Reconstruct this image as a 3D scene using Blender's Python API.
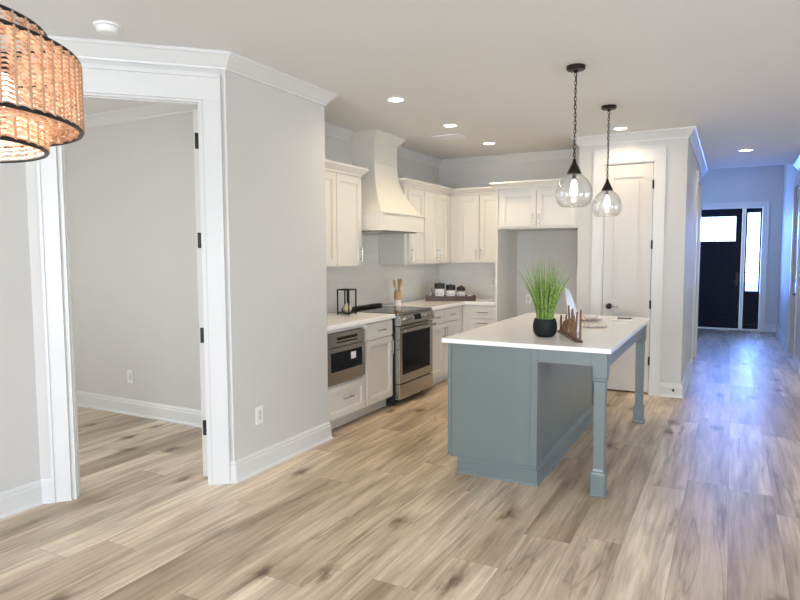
import bpy, bmesh, math, random
from mathutils import Vector, Matrix
random.seed(7)
for o in list(bpy.data.objects): bpy.data.objects.remove(o)
scn = bpy.context.scene
COL = scn.collection
PI = math.pi

# ------------------------------------------------------------------ camera
def look_basis(yaw, pitch, roll):
    cy, sy, cp, sp = math.cos(yaw), math.sin(yaw), math.cos(pitch), math.sin(pitch)
    f = Vector((-sy*cp, cy*cp, -sp)); r = Vector((cy, sy, 0)); u = r.cross(f)
    cr, sr = math.cos(roll), math.sin(roll)
    return cr*r + sr*u, -sr*r + cr*u, f
cr_, cu_, cf_ = look_basis(0.49160192, 0.07394548, -0.00390036)
cam_d = bpy.data.cameras.new('camera'); cam = bpy.data.objects.new('camera', cam_d); COL.objects.link(cam)
M3 = Matrix((cr_, cu_, -cf_)).transposed()
cam.matrix_world = Matrix.Translation((0, 0, 1.49)) @ M3.to_4x4()
cam_d.sensor_width = 36; cam_d.lens = 36*617.82/800; cam_d.clip_start = .05; cam_d.clip_end = 200
scn.camera = cam

# ------------------------------------------------------------------ world + exposure
w = bpy.data.worlds.new('sky'); scn.world = w; w.use_nodes = True
nt = w.node_tree; nt.nodes.clear()
out = nt.nodes.new('ShaderNodeOutputWorld'); bg = nt.nodes.new('ShaderNodeBackground')
tc = nt.nodes.new('ShaderNodeTexCoord'); sx = nt.nodes.new('ShaderNodeSeparateXYZ'); rp = nt.nodes.new('ShaderNodeValToRGB')
nt.links.new(tc.outputs['Generated'], sx.inputs[0]); nt.links.new(sx.outputs['Z'], rp.inputs[0])
rp.color_ramp.elements[0].position = 0.0; rp.color_ramp.elements[0].color = (.55, .62, .66, 1)
rp.color_ramp.elements[1].position = 0.35; rp.color_ramp.elements[1].color = (.52, .72, 1.0, 1)
nt.links.new(rp.outputs[0], bg.inputs[0]); bg.inputs[1].default_value = 3.2
nt.links.new(bg.outputs[0], out.inputs[0])
scn.view_settings.view_transform = 'Standard'; scn.view_settings.look = 'None'
scn.view_settings.gamma = 1; scn.view_settings.use_curve_mapping = False
scn.view_settings.exposure = 0.27

def area(name, loc, direction, sx_, sy_, power, color):
    L = bpy.data.lights.new(name, 'AREA'); L.shape = 'RECTANGLE'; L.size = sx_; L.size_y = sy_; L.energy = power; L.color = color
    o = bpy.data.objects.new(name, L); COL.objects.link(o); o.location = loc
    o.rotation_euler = Vector(direction).to_track_quat('-Z', 'Y').to_euler(); return o
# daylight through the great room windows behind and beside the camera, and the entry glazing
DAY = (.935, .96, 1.0)
area('daylight_rear_window', (-1.9, -4.2, 1.45), (0, 1, 0), 2.2, 2.1, 185, DAY)
area('daylight_rear_slider', (1.6, -4.2, 1.3), (0, 1, 0), 2.6, 2.3, 220, DAY)
area('daylight_side_window', (4.7, 0.5, 1.5), (-1, 0, -.1), 2.6, 1.8, 120, DAY)
area('daylight_side_window', (4.7, 5.0, 1.5), (-1, 0, -.1), 2.6, 1.8, 28, DAY)
area('fill_study_window', (-7.25, 1.3, 1.5), (1, 0, 0), 1.8, 1.6, 150, (1, .98, .93))  # added fill lamp, out of view, to brighten the study
BLU = (.15, .33, 1.0)
area('daylight_entry_door', (-.30, 13.75, 1.96), (0, -1, -.12), .7, .46, 46, BLU)
area('daylight_entry_sidelight', (.35, 13.75, 1.5), (0, -1, -.12), .24, 1.6, 48, BLU)
area('daylight_foyer_left_window', (-1.45, 12.3, 2.2), (1, 0, -.15), 1.0, 1.6, 24, (.16, .34, 1.0))  # blue area lamp at the unseen foyer left wall window, no transom

# ------------------------------------------------------------------ materials
def mat(name, col, rough=.5, metal=0, noise=0, nscale=8, bump=0, bscale=200, spec=None, **kw):
    m = bpy.data.materials.new(name); m.use_nodes = True; N = m.node_tree; b = N.nodes['Principled BSDF']
    b.inputs['Base Color'].default_value = (*col, 1); b.inputs['Roughness'].default_value = rough; b.inputs['Metallic'].default_value = metal
    if spec is not None: b.inputs['Specular IOR Level'].default_value = spec
    t = N.nodes.new('ShaderNodeTexCoord')
    if noise:
        n = N.nodes.new('ShaderNodeTexNoise'); n.inputs['Scale'].default_value = nscale; n.inputs['Detail'].default_value = 4
        N.links.new(t.outputs['Object'], n.inputs['Vector'])
        mx = N.nodes.new('ShaderNodeMix'); mx.data_type = 'RGBA'
        mx.inputs[6].default_value = (*[c*(1-noise) for c in col], 1); mx.inputs[7].default_value = (*[min(1, c*(1+noise)) for c in col], 1)
        N.links.new(n.outputs['Fac'], mx.inputs[0]); N.links.new(mx.outputs[2], b.inputs['Base Color'])
    if bump:
        n2 = N.nodes.new('ShaderNodeTexNoise'); n2.inputs['Scale'].default_value = bscale; n2.inputs['Detail'].default_value = 2
        N.links.new(t.outputs['Object'], n2.inputs['Vector'])
        bp = N.nodes.new('ShaderNodeBump'); bp.inputs['Strength'].default_value = bump; bp.inputs['Distance'].default_value = .002
        N.links.new(n2.outputs['Fac'], bp.inputs['Height']); N.links.new(bp.outputs[0], b.inputs['Normal'])
    for k, v in kw.items(): b.inputs[k.replace('_', ' ')].default_value = v
    return m
def emit(name, col, s):
    m = bpy.data.materials.new(name); m.use_nodes = True; b = m.node_tree.nodes['Principled BSDF']
    b.inputs['Base Color'].default_value = (.8, .8, .8, 1); b.inputs['Emission Color'].default_value = (*col, 1); b.inputs['Emission Strength'].default_value = s
    return m
def glass(name, tint=(1, 1, 1), refl=.12, rough=.02, frost=0.0):
    m = bpy.data.materials.new(name); m.use_nodes = True; N = m.node_tree; N.nodes.clear()
    o = N.nodes.new('ShaderNodeOutputMaterial'); tr = N.nodes.new('ShaderNodeBsdfTransparent'); gl = N.nodes.new('ShaderNodeBsdfGlossy')
    tr.inputs[0].default_value = (*tint, 1); gl.inputs['Roughness'].default_value = rough
    lw = N.nodes.new('ShaderNodeLayerWeight'); lw.inputs[0].default_value = .35
    mt = N.nodes.new('ShaderNodeMath'); mt.operation = 'MULTIPLY_ADD'; mt.inputs[1].default_value = .75; mt.inputs[2].default_value = refl
    mt.use_clamp = True
    N.links.new(lw.outputs['Facing'], mt.inputs[0])
    mx = N.nodes.new('ShaderNodeMixShader'); N.links.new(mt.outputs[0], mx.inputs[0]); N.links.new(tr.outputs[0], mx.inputs[1]); N.links.new(gl.outputs[0], mx.inputs[2])
    last = mx
    if frost:
        df = N.nodes.new('ShaderNodeBsdfTranslucent'); df.inputs[0].default_value = (1, 1, 1, 1)
        m2 = N.nodes.new('ShaderNodeMixShader'); m2.inputs[0].default_value = frost
        N.links.new(mx.outputs[0], m2.inputs[1]); N.links.new(df.outputs[0], m2.inputs[2]); last = m2
    N.links.new(last.outputs[0], o.inputs[0]); return m

WALL = mat('wall_paint', (.612, .602, .575), .6, noise=.012, nscale=3, bump=.12, bscale=350)
CEIL = mat('ceiling_paint', (.785, .785, .77), .8, noise=.015, nscale=2, bump=.2, bscale=250)
TRIM = mat('trim_paint', (.68, .68, .665), .32, noise=.01)
CAB = mat('cabinet_paint', (.74, .715, .66), .34, noise=.012)
DOORP = mat('door_paint', (.63, .60, .565), .36, noise=.01)
ISL = mat('island_paint', (.150, .183, .179), .30, noise=.03, nscale=5)
QUARTZ = mat('white_quartz', (.90, .88, .85), .12, noise=.02, nscale=6)
STEEL = mat('stainless_steel', (.42, .405, .38), .25, 1.0, noise=.05, nscale=30)
CHROME = mat('brushed_nickel', (.55, .53, .50), .25, 1)
BLACKM = mat('black_metal', (.012, .012, .013), .4, .3, noise=.1)
BLACKG = mat('black_glass', (.006, .009, .012), .06, 0, noise=.1, spec=.10)
BLACKP = mat('black_plastic', (.015, .015, .017), .5, noise=.1)
BRONZE = mat('dark_bronze_metal', (.03, .022, .018), .38, .7, noise=.1)
NAVY = mat('front_door_navy_paint', (.004, .006, .016), .45, noise=.1, spec=.15)
WHITEP = mat('white_plastic', (.82, .82, .80), .4, noise=.01)
CERAM = mat('white_ceramic', (.80, .74, .70), .25, noise=.02)
TANW = mat('light_wood', (.50, .32, .17), .55, noise=.2, nscale=25)
DARKW = mat('dark_walnut', (.055, .020, .010), .4, noise=.35, nscale=18)
DRIFT = mat('driftwood', (.17, .085, .042), .7, noise=.55, nscale=30, bump=.4, bscale=120)
POT = mat('black_pot_glaze', (.008, .012, .015), .55, noise=.15, spec=.2)
SOIL = mat('soil', (.03, .02, .012), .9, noise=.4, nscale=60)
CLOTH = mat('beige_linen', (.60, .53, .47), .9, noise=.08, nscale=40)
PINKC = mat('blush_ceramic', (.66, .55, .53), .35, noise=.03)
PAPER = mat('white_paper', (.80, .79, .79), .7, noise=.02)
INK = mat('dark_ink', (.05, .045, .05), .6, noise=.05)
CANDLE = mat('pale_wax', (.68, .57, .36), .5, noise=.08)
LINER = mat('dark_gap', (.02, .018, .016), .8, noise=.1)
GLOBE = glass('clear_glass_globe', (.90, .90, .91), .10, .08, .02)
PANEG = glass('window_glass', (.95, .97, 1), .04, .01)
JAR = glass('jar_glass', (.92, .93, .95), .10, .03)
FILA = emit('warm_bulb', (1, .93, .85), 5)
LEDM = emit('downlight_lens', (1, .95, .87), 14)

# grass blades: green with straw tips
def leafmat():
    m = mat('grass_blade', (.12, .30, .03), .5); N = m.node_tree; b = N.nodes['Principled BSDF']
    t = N.nodes.new('ShaderNodeTexCoord'); s = N.nodes.new('ShaderNodeSeparateXYZ'); n = N.nodes.new('ShaderNodeTexNoise'); n.inputs['Scale'].default_value = 55
    r = N.nodes.new('ShaderNodeValToRGB'); N.links.new(t.outputs['Object'], n.inputs['Vector']); N.links.new(n.outputs['Fac'], r.inputs[0])
    r.color_ramp.elements[0].position = .3; r.color_ramp.elements[0].color = (.04, .13, .012, 1)
    r.color_ramp.elements[1].position = .7; r.color_ramp.elements[1].color = (.38, .52, .12, 1)
    N.links.new(r.outputs[0], b.inputs['Base Color']); return m
LEAF = leafmat()

# woven cane: warm translucent fibre
def canemat():
    m = bpy.data.materials.new('woven_cane'); m.use_nodes = True; N = m.node_tree; N.nodes.clear()
    o = N.nodes.new('ShaderNodeOutputMaterial'); d = N.nodes.new('ShaderNodeBsdfDiffuse'); tr = N.nodes.new('ShaderNodeBsdfTranslucent'); mx = N.nodes.new('ShaderNodeMixShader')
    t = N.nodes.new('ShaderNodeTexCoord'); n = N.nodes.new('ShaderNodeTexNoise'); n.inputs['Scale'].default_value = 60
    r = N.nodes.new('ShaderNodeValToRGB'); N.links.new(t.outputs['Object'], n.inputs['Vector']); N.links.new(n.outputs['Fac'], r.inputs[0])
    r.color_ramp.elements[0].position = .3; r.color_ramp.elements[0].color = (.62, .38, .23, 1)
    r.color_ramp.elements[1].position = .62; r.color_ramp.elements[1].color = (.97, .78, .62, 1)
    N.links.new(r.outputs[0], d.inputs[0]); N.links.new(r.outputs[0], tr.inputs[0]); mx.inputs[0].default_value = .5
    N.links.new(d.outputs[0], mx.inputs[1]); N.links.new(tr.outputs[0], mx.inputs[2]); N.links.new(mx.outputs[0], o.inputs[0]); return m
CANE = canemat(); CANED = mat('cane_rib', (.46, .27, .15), .6, noise=.3, nscale=60)

# oak plank floor, planks running along the hall
def floormat():
    m = bpy.data.materials.new('oak_plank_floor'); m.use_nodes = True; N = m.node_tree; b = N.nodes['Principled BSDF']; K = N.nodes.new; L = N.links.new
    g = K('ShaderNodeNewGeometry')
    sp = K('ShaderNodeSeparateXYZ'); L(g.outputs['Position'], sp.inputs[0])
    def M(op, a, c=None, v=None):
        q = K('ShaderNodeMath'); q.operation = op
        for i, s in enumerate((a, c, v)):
            if s is None: continue
            if isinstance(s, (int, float)): q.inputs[i].default_value = s
            else: L(s, q.inputs[i])
        return q.outputs[0]
    PW, PL = .24, 1.75
    xs = M('DIVIDE', M('ADD', sp.outputs['X'], 24.209), PW); row = M('FLOOR', xs); fx = M('FRACT', xs)
    wn = K('ShaderNodeTexWhiteNoise'); wn.noise_dimensions = '1D'; L(row, wn.inputs['W'])
    ys = M('ADD', M('DIVIDE', sp.outputs['Y'], PL), M('MULTIPLY', wn.outputs['Value'], 7.3)); ci = M('FLOOR', ys); fy = M('FRACT', ys)
    cb = K('ShaderNodeCombineXYZ'); L(row, cb.inputs[0]); L(ci, cb.inputs[1])
    w2 = K('ShaderNodeTexWhiteNoise'); w2.noise_dimensions = '2D'; L(cb.outputs[0], w2.inputs['Vector'])
    # per plank shift of the grain
    gx = K('ShaderNodeCombineXYZ'); L(M('MULTIPLY', sp.outputs['X'], 2.2), gx.inputs[0]); L(M('MULTIPLY', sp.outputs['Y'], .11), gx.inputs[1]); L(M('MULTIPLY', w2.outputs['Value'], 37.0), gx.inputs[2])
    n1 = K('ShaderNodeTexNoise'); n1.inputs['Scale'].default_value = 20; n1.inputs['Detail'].default_value = 7; n1.inputs['Roughness'].default_value = .62; n1.inputs['Distortion'].default_value = .25; L(gx.outputs[0], n1.inputs['Vector'])
    gx2 = K('ShaderNodeCombineXYZ'); L(sp.outputs['X'], gx2.inputs[0]); L(M('MULTIPLY', sp.outputs['Y'], .13), gx2.inputs[1]); L(M('MULTIPLY', w2.outputs['Value'], 11.0), gx2.inputs[2])
    n2 = K('ShaderNodeTexNoise'); n2.inputs['Scale'].default_value = 9; n2.inputs['Detail'].default_value = 4; n2.inputs['Distortion'].default_value = .5; L(gx2.outputs[0], n2.inputs['Vector'])
    base = K('ShaderNodeValToRGB'); L(w2.outputs['Value'], base.inputs[0]); e = base.color_ramp.elements
    e[0].position = 0; e[0].color = (.44, .35, .25, 1); e[1].position = 1; e[1].color = (.78, .67, .53, 1)
    q = e.new(.35); q.color = (.56, .45, .33, 1); q = e.new(.7); q.color = (.65, .54, .415, 1)
    r1 = K('ShaderNodeValToRGB'); L(n1.outputs['Fac'], r1.inputs[0]); r1.color_ramp.elements[0].position = .30; r1.color_ramp.elements[0].color = (.70, .65, .60, 1); r1.color_ramp.elements[1].position = .66; r1.color_ramp.elements[1].color = (1.1, 1.1, 1.1, 1)
    r2 = K('ShaderNodeValToRGB'); L(n2.outputs['Fac'], r2.inputs[0]); r2.color_ramp.elements[0].position = .32; r2.color_ramp.elements[0].color = (.66, .61, .555, 1); r2.color_ramp.elements[1].position = .60; r2.color_ramp.elements[1].color = (1.12, 1.11, 1.09, 1)
    def mul(a, c, f=1.0):
        x = K('ShaderNodeMix'); x.data_type = 'RGBA'; x.blend_type = 'MULTIPLY'; x.inputs[0].default_value = f; L(a, x.inputs[6]); L(c, x.inputs[7]); return x.outputs[2]
    c = mul(mul(base.outputs[0], r1.outputs[0], .9), r2.outputs[0], 1.0)
    # dark knots and splits
    kx = K('ShaderNodeCombineXYZ'); L(sp.outputs['X'], kx.inputs[0]); L(M('MULTIPLY', sp.outputs['Y'], .42), kx.inputs[1])
    nd = K('ShaderNodeTexNoise'); nd.inputs['Scale'].default_value = 24; L(kx.outputs[0], nd.inputs['Vector'])
    va = K('ShaderNodeVectorMath'); va.operation = 'MULTIPLY_ADD'; L(nd.outputs['Color'], va.inputs[0]); va.inputs[1].default_value = (.11, .05, 0); L(kx.outputs[0], va.inputs[2])
    vo = K('ShaderNodeTexVoronoi'); vo.inputs['Scale'].default_value = 3.3; vo.inputs['Randomness'].default_value = 1.0; vo.voronoi_dimensions = '2D'; L(va.outputs[0], vo.inputs['Vector'])
    sv = K('ShaderNodeSeparateXYZ'); L(vo.outputs['Color'], sv.inputs[0]); gate = M('MULTIPLY', M('LESS_THAN', sv.outputs['X'], .6), 5.0)
    dk = M('ADD', vo.outputs['Distance'], gate)
    r3 = K('ShaderNodeValToRGB'); L(dk, r3.inputs[0]); e3 = r3.color_ramp.elements; e3[0].position = .03; e3[0].color = (.20, .155, .13, 1); e3[1].position = .24; e3[1].color = (1, 1, 1, 1)
    q3 = e3.new(.085); q3.color = (.52, .45, .40, 1); q3 = e3.new(.15); q3.color = (.84, .81, .78, 1)
    c = mul(c, r3.outputs[0], .9)
    cx_ = K('ShaderNodeCombineXYZ'); L(sp.outputs['X'], cx_.inputs[0]); L(M('MULTIPLY', sp.outputs['Y'], .07), cx_.inputs[1]); L(M('MULTIPLY', w2.outputs['Value'], 5.0), cx_.inputs[2])
    n4 = K('ShaderNodeTexNoise'); n4.inputs['Scale'].default_value = 7; n4.inputs['Detail'].default_value = 5; n4.inputs['Distortion'].default_value = .5; L(cx_.outputs[0], n4.inputs['Vector'])
    ab = M('ABSOLUTE', M('SUBTRACT', n4.outputs['Fac'], .39)); 
    r4 = K('ShaderNodeValToRGB'); L(ab, r4.inputs[0]); r4.color_ramp.elements[0].position = 0; r4.color_ramp.elements[0].color = (.45, .39, .35, 1); r4.color_ramp.elements[1].position = .018; r4.color_ramp.elements[1].color = (1, 1, 1, 1)
    c = mul(c, r4.outputs[0], .55)
    # seams
    ex = M('MINIMUM', fx, M('SUBTRACT', 1.0, fx)); ey = M('MULTIPLY', M('MINIMUM', fy, M('SUBTRACT', 1.0, fy)), PL/PW)
    ed = M('MINIMUM', ex, ey); se = K('ShaderNodeMapRange'); L(ed, se.inputs[0]); se.inputs[1].default_value = 0; se.inputs[2].default_value = .012; se.inputs[3].default_value = .62; se.inputs[4].default_value = 1
    sc = K('ShaderNodeMix'); sc.data_type = 'RGBA'; sc.blend_type = 'MULTIPLY'; sc.inputs[0].default_value = 1; L(c, sc.inputs[6]); L(se.outputs[0], sc.inputs[7])
    L(sc.outputs[2], b.inputs['Base Color'])
    rr = K('ShaderNodeMapRange'); L(n1.outputs['Fac'], rr.inputs[0]); rr.inputs[3].default_value = .46; rr.inputs[4].default_value = .32; L(rr.outputs[0], b.inputs['Roughness'])
    bp = K('ShaderNodeBump'); bp.inputs['Strength'].default_value = .18; bp.inputs['Distance'].default_value = .002; L(n1.outputs['Fac'], bp.inputs['Height']); L(bp.outputs[0], b.inputs['Normal'])
    return m
FLOOR = floormat()

def tilemat():
    m = mat('glossy_backsplash_tile', (.62, .62, .60), .12); N = m.node_tree; b = N.nodes['Principled BSDF']; K = N.nodes.new; L = N.links.new
    g = K('ShaderNodeNewGeometry'); sp = K('ShaderNodeSeparateXYZ'); L(g.outputs['Position'], sp.inputs[0])
    ad = K('ShaderNodeMath'); ad.operation = 'ADD'; L(sp.outputs['X'], ad.inputs[0]); L(sp.outputs['Y'], ad.inputs[1])
    cb = K('ShaderNodeCombineXYZ'); L(ad.outputs[0], cb.inputs[0]); L(sp.outputs['Z'], cb.inputs[1])
    br = K('ShaderNodeTexBrick'); L(cb.outputs[0], br.inputs['Vector']); br.inputs['Scale'].default_value = 1; br.inputs['Brick Width'].default_value = .30; br.inputs['Row Height'].default_value = .10
    br.inputs['Mortar Size'].default_value = .0015; br.inputs['Color1'].default_value = (.80, .785, .74, 1); br.inputs['Color2'].default_value = (.76, .745, .705, 1); br.inputs['Mortar'].default_value = (.68, .67, .63, 1)
    L(br.outputs['Color'], b.inputs['Base Color']); return m
TILE = tilemat()

# ------------------------------------------------------------------ mesh builder
class MB:
    def __init__(s): s.bm = bmesh.new()
    def box(s, x0, x1, y0, y1, z0, z1, bev=0):
        bm = s.bm; P = [(x, y, z) for z in (min(z0, z1), max(z0, z1)) for y in (min(y0, y1), max(y0, y1)) for x in (min(x0, x1), max(x0, x1))]
        v = [bm.verts.new(p) for p in P]
        fs = [bm.faces.new([v[i] for i in f]) for f in ((0, 2, 3, 1), (4, 5, 7, 6), (0, 1, 5, 4), (2, 6, 7, 3), (0, 4, 6, 2), (1, 3, 7, 5))]
        if bev: bmesh.ops.bevel(bm, geom=list({e for f in fs for e in f.edges}), offset=bev, segments=2, affect='EDGES', profile=.6)
        return s
    def prism(s, pts, z0, z1):
        bm = s.bm; a = sum(pts[i][0]*pts[(i+1) % len(pts)][1]-pts[(i+1) % len(pts)][0]*pts[i][1] for i in range(len(pts)))
        if a < 0: pts = pts[::-1]
        lo = [bm.verts.new((x, y, z0)) for x, y in pts]; hi = [bm.verts.new((x, y, z1)) for x, y in pts]; n = len(pts)
        bm.faces.new(lo[::-1]); bm.faces.new(hi)
        for i in range(n): bm.faces.new([lo[i], lo[(i+1) % n], hi[(i+1) % n], hi[i]])
        return s
    def rings(s, R, cap=True, closed=False):
        bm = s.bm; V = [[bm.verts.new(p) for p in r] for r in R]; n = len(R[0]); m = len(V)
        for i in range(m if closed else m-1):
            a, b = V[i], V[(i+1) % m]
            for j in range(n): bm.faces.new([a[j], a[(j+1) % n], b[(j+1) % n], b[j]])
        if cap and not closed: bm.faces.new(V[0][::-1]); bm.faces.new(V[-1])
        return s
    def lathe(s, cx, cy, prof, n=32, cap=True, a0=0):
        return s.rings([[(cx+r*math.cos(a0+2*PI*k/n), cy+r*math.sin(a0+2*PI*k/n), z) for k in range(n)] for r, z in prof], cap)
    def square(s, cx, cy, prof):      # four-sided turning (square post)
        return s.rings([[(cx-h, cy-h, z), (cx+h, cy-h, z), (cx+h, cy+h, z), (cx-h, cy+h, z)] for h, z in prof])
    def tube(s, pts, r, n=8, closed=False, cap=True):
        pts = [Vector(p) for p in pts]; R = []; m = len(pts); rr = r if isinstance(r, (list, tuple)) else [r]*m
        up = None
        for i, p in enumerate(pts):
            if closed: d = pts[(i+1) % m]-pts[i-1]
            else: d = pts[min(i+1, m-1)]-pts[max(i-1, 0)]
            d.normalize()
            if up is None: up = Vector((0, 0, 1)) if abs(d.z) < .9 else Vector((1, 0, 0))
            a = d.cross(up).normalized(); b = a.cross(d).normalized(); up = b
            R.append([p+rr[i]*(math.cos(2*PI*k/n)*a+math.sin(2*PI*k/n)*b) for k in range(n)])
        return s.rings(R, cap, closed)
    def cyl(s, p, q, r, n=16, r2=None): return s.tube([p, q], [r, r2 if r2 is not None else r], n)
    def sweep(s, path, prof, side=-1, closed=False):   # profile (d from wall, z) along a wall line, mitred
        R = []; m = len(path)
        for i in range(m):
            p = Vector(path[i]); ns = []
            if i > 0 or closed: d = (p-Vector(path[i-1])).normalized(); ns.append(Vector((-d.y, d.x))*side)
            if i < m-1 or closed: d = (Vector(path[(i+1) % m])-p).normalized(); ns.append(Vector((-d.y, d.x))*side)
            if len(ns) == 2: nn = ns[0]+ns[1]; nn = nn/nn.length_squared*2
            else: nn = ns[0]
            R.append([(p.x+nn.x*d_, p.y+nn.y*d_, z) for d_, z in prof])
        return s.rings(R, True, closed)
    def build(s, name, m, parent=None, smooth=False, base=None, bev=0):
        bm = s.bm; bmesh.ops.recalc_face_normals(bm, faces=bm.faces[:])
        org = Vector((0, 0, 0))
        if parent is not None:
            q = parent
            while q is not None: org += q.location; q = q.parent
        elif base is not None: org = Vector(base)
        bmesh.ops.translate(bm, verts=bm.verts[:], vec=-org)
        me = bpy.data.meshes.new(name); bm.to_mesh(me); bm.free(); me.materials.append(m)
        if smooth:
            for p in me.polygons: p.use_smooth = True
        o = bpy.data.objects.new(name, me); COL.objects.link(o)
        if parent is not None: o.parent = parent
        elif base is not None: o.location = base
        if smooth == 'auto':
            md = o.modifiers.new('split', 'EDGE_SPLIT'); md.split_angle = math.radians(38)
        if bev:
            md = o.modifiers.new('bevel', 'BEVEL'); md.width = bev; md.segments = 2; md.limit_method = 'ANGLE'; md.angle_limit = math.radians(40)
        return o
def tag(o, label, cat, group=None):
    o['label'] = label; o['category'] = cat
    if group: o['group'] = group
    return o
def thing(name, label, cat, loc, group=None):
    o = bpy.data.objects.new(name, None); COL.objects.link(o); o.location = loc; o.empty_display_size = .1
    return tag(o, label, cat, group)
def struct(name, mb, m, **k):
    o = mb.build(name, m, **k); o['kind'] = 'structure'; return o
def copy_tree(o, parent=None):
    c = o.copy(); COL.objects.link(c); c.parent = parent
    for ch in list(o.children): copy_tree(ch, c)
    return c

# ================================================================== THE SETTING
CH = 2.74; FH = 3.4; YF = 13.5; YE = 10.45
XL, XC, XK = -3.63, -2.83, -3.5
YB, YP = 7.66, 6.91
XP0, XH = -1.49, -.42
struct('floor', MB().box(-7.3, 4.7, -4.2, 13.7, -.12, 0), FLOOR)
k0 = .025; T = .12; c = MB(); c.prism([(4.7, -4.2), (4.7, 9.12), (.92, 9.12), (.92, YE), (-.54, YE), (-.54, 7.78), (XK-T, 7.78), (XK-T, 4.05), (XC-.06, 4.05), (XC-.06, 2.98+k0), (XL-.06, 2.18+k0), (XL-.06, -4.2)], CH, CH+.14); struct('ceiling', c, CEIL)
struct('ceiling_foyer', MB().box(-1.45, .92, YE-.12, YF+.15, FH, FH+.12), CEIL)
struct('ceiling_study', MB().prism([(-7.3, 0), (XL-.061, 0), (XL-.061, 2.18+k0), (XC-.061, 2.98+k0), (XC-.061, 4.05), (-7.3, 4.05)], CH+.048, CH+.14), CEIL)
struct('wall_foyer_header', MB().box(-.54, .80, YE-.12, YE, CH+.14, FH), WALL)

D = Vector((.70711, .70711)); NB = Vector((-.70711, .70711)); B0 = Vector((XL, 2.18)); B1 = Vector((XC, 2.98)); LD = (B1-B0).length
def dp(along, depth): # along measured from the right-hand corner B1
    v = B1 - D*along + NB*depth; return (v.x, v.y)
T = .12; k = T*math.tan(math.radians(22.5))
struct('wall_left', MB().prism([(XL, -4), (XL, 2.18), (XL-T, 2.18+k), (XL-T, -4)], 0, CH), WALL)
a = MB(); OP0, OP1, OZ = .147, .958, 2.455
a.prism([(XC, 2.98), dp(OP0, 0), dp(OP0, T), (XC-T, 2.98+k)], 0, CH)
a.prism([(XL, 2.18), dp(OP1, 0), dp(OP1, T), (XL-T, 2.18+k)], 0, CH)
a.prism([dp(OP0, 0), dp(OP1, 0), dp(OP1, T), dp(OP0, T)], OZ, CH); struct('wall_diagonal', a, WALL)
struct('wall_partition', MB().prism([(XC, 2.98), (XC, 4.05), (-7.3, 4.05), (-7.3, 3.84), (XC-T, 3.84), (XC-T, 2.98+k)], 0, CH), WALL)
struct('wall_study_near', MB().box(-7.3, XL-T, .0, .12, 0, CH), WALL)
a = MB(); a.box(-7.3, -7.18, .12, .5, 0, CH); a.box(-7.3, -7.18, 2.1, 3.84, 0, CH); a.box(-7.3, -7.18, .5, 2.1, 0, .8); a.box(-7.3, -7.18, .5, 2.1, 2.2, CH); struct('wall_study_left', a, WALL)
struct('wall_kitchen_left', MB().box(XK-T, XK, 4.05, YB+T, 0, CH), WALL)
struct('wall_kitchen_back', MB().box(XK, -.54, YB, YB+T, 0, CH), WALL)
PD0, PD1, PDZ = -1.235, -.715, 2.44
a = MB(); a.box(XP0, PD0, YP, YP+T, 0, CH); a.box(PD1, XH, YP, YP+T, 0, CH); a.box(PD0, PD1, YP, YP+T, PDZ, CH); struct('wall_pantry', a, WALL)
struct('wall_pantry_side', MB().box(XP0, XP0+.1, YP+T, YB, 0, CH), WALL)
a = MB(); a.box(XH-T, XH, YP+T, 8.86, 0, CH); a.box(XH-T, XH, 9.74, YE, 0, CH); a.box(XH-T, XH, 8.86, 9.74, 2.44, CH); struct('wall_hall_left', a, WALL)
a = MB(); a.box(.80, .92, 9.0, 9.92, 0, FH); a.box(.80, .92, 10.80, YF, 0, FH); a.box(.80, .92, 9.92, 10.80, 2.44, FH); struct('wall_hall_right', a, WALL)
struct('wall_great_room_far', MB().box(.92, 4.6, 9.0, 9.12, 0, CH), WALL)
struct('wall_foyer_return', MB().box(-1.45, XH-T, YE-.12, YE, 0, FH), WALL)
a = MB(); a.box(-1.45, -1.33, YE, 11.8, 0, FH); a.box(-1.45, -1.33, 12.8, YF, 0, FH); a.box(-1.45, -1.33, 11.8, 12.8, 0, 1.4); a.box(-1.45, -1.33, 11.8, 12.8, 3.0, FH); struct('wall_foyer_left', a, WALL)
DX0, DX1, SX0, SX1, FZ = -.80, .185, .205, .505, 2.36
a = MB(); a.box(-1.45, DX0, YF, YF+.15, 0, FH); a.box(SX1, .92, YF, YF+.15, 0, FH); a.box(DX0, SX1, YF, YF+.15, FZ, FH); struct('wall_front', a, WALL)
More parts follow.
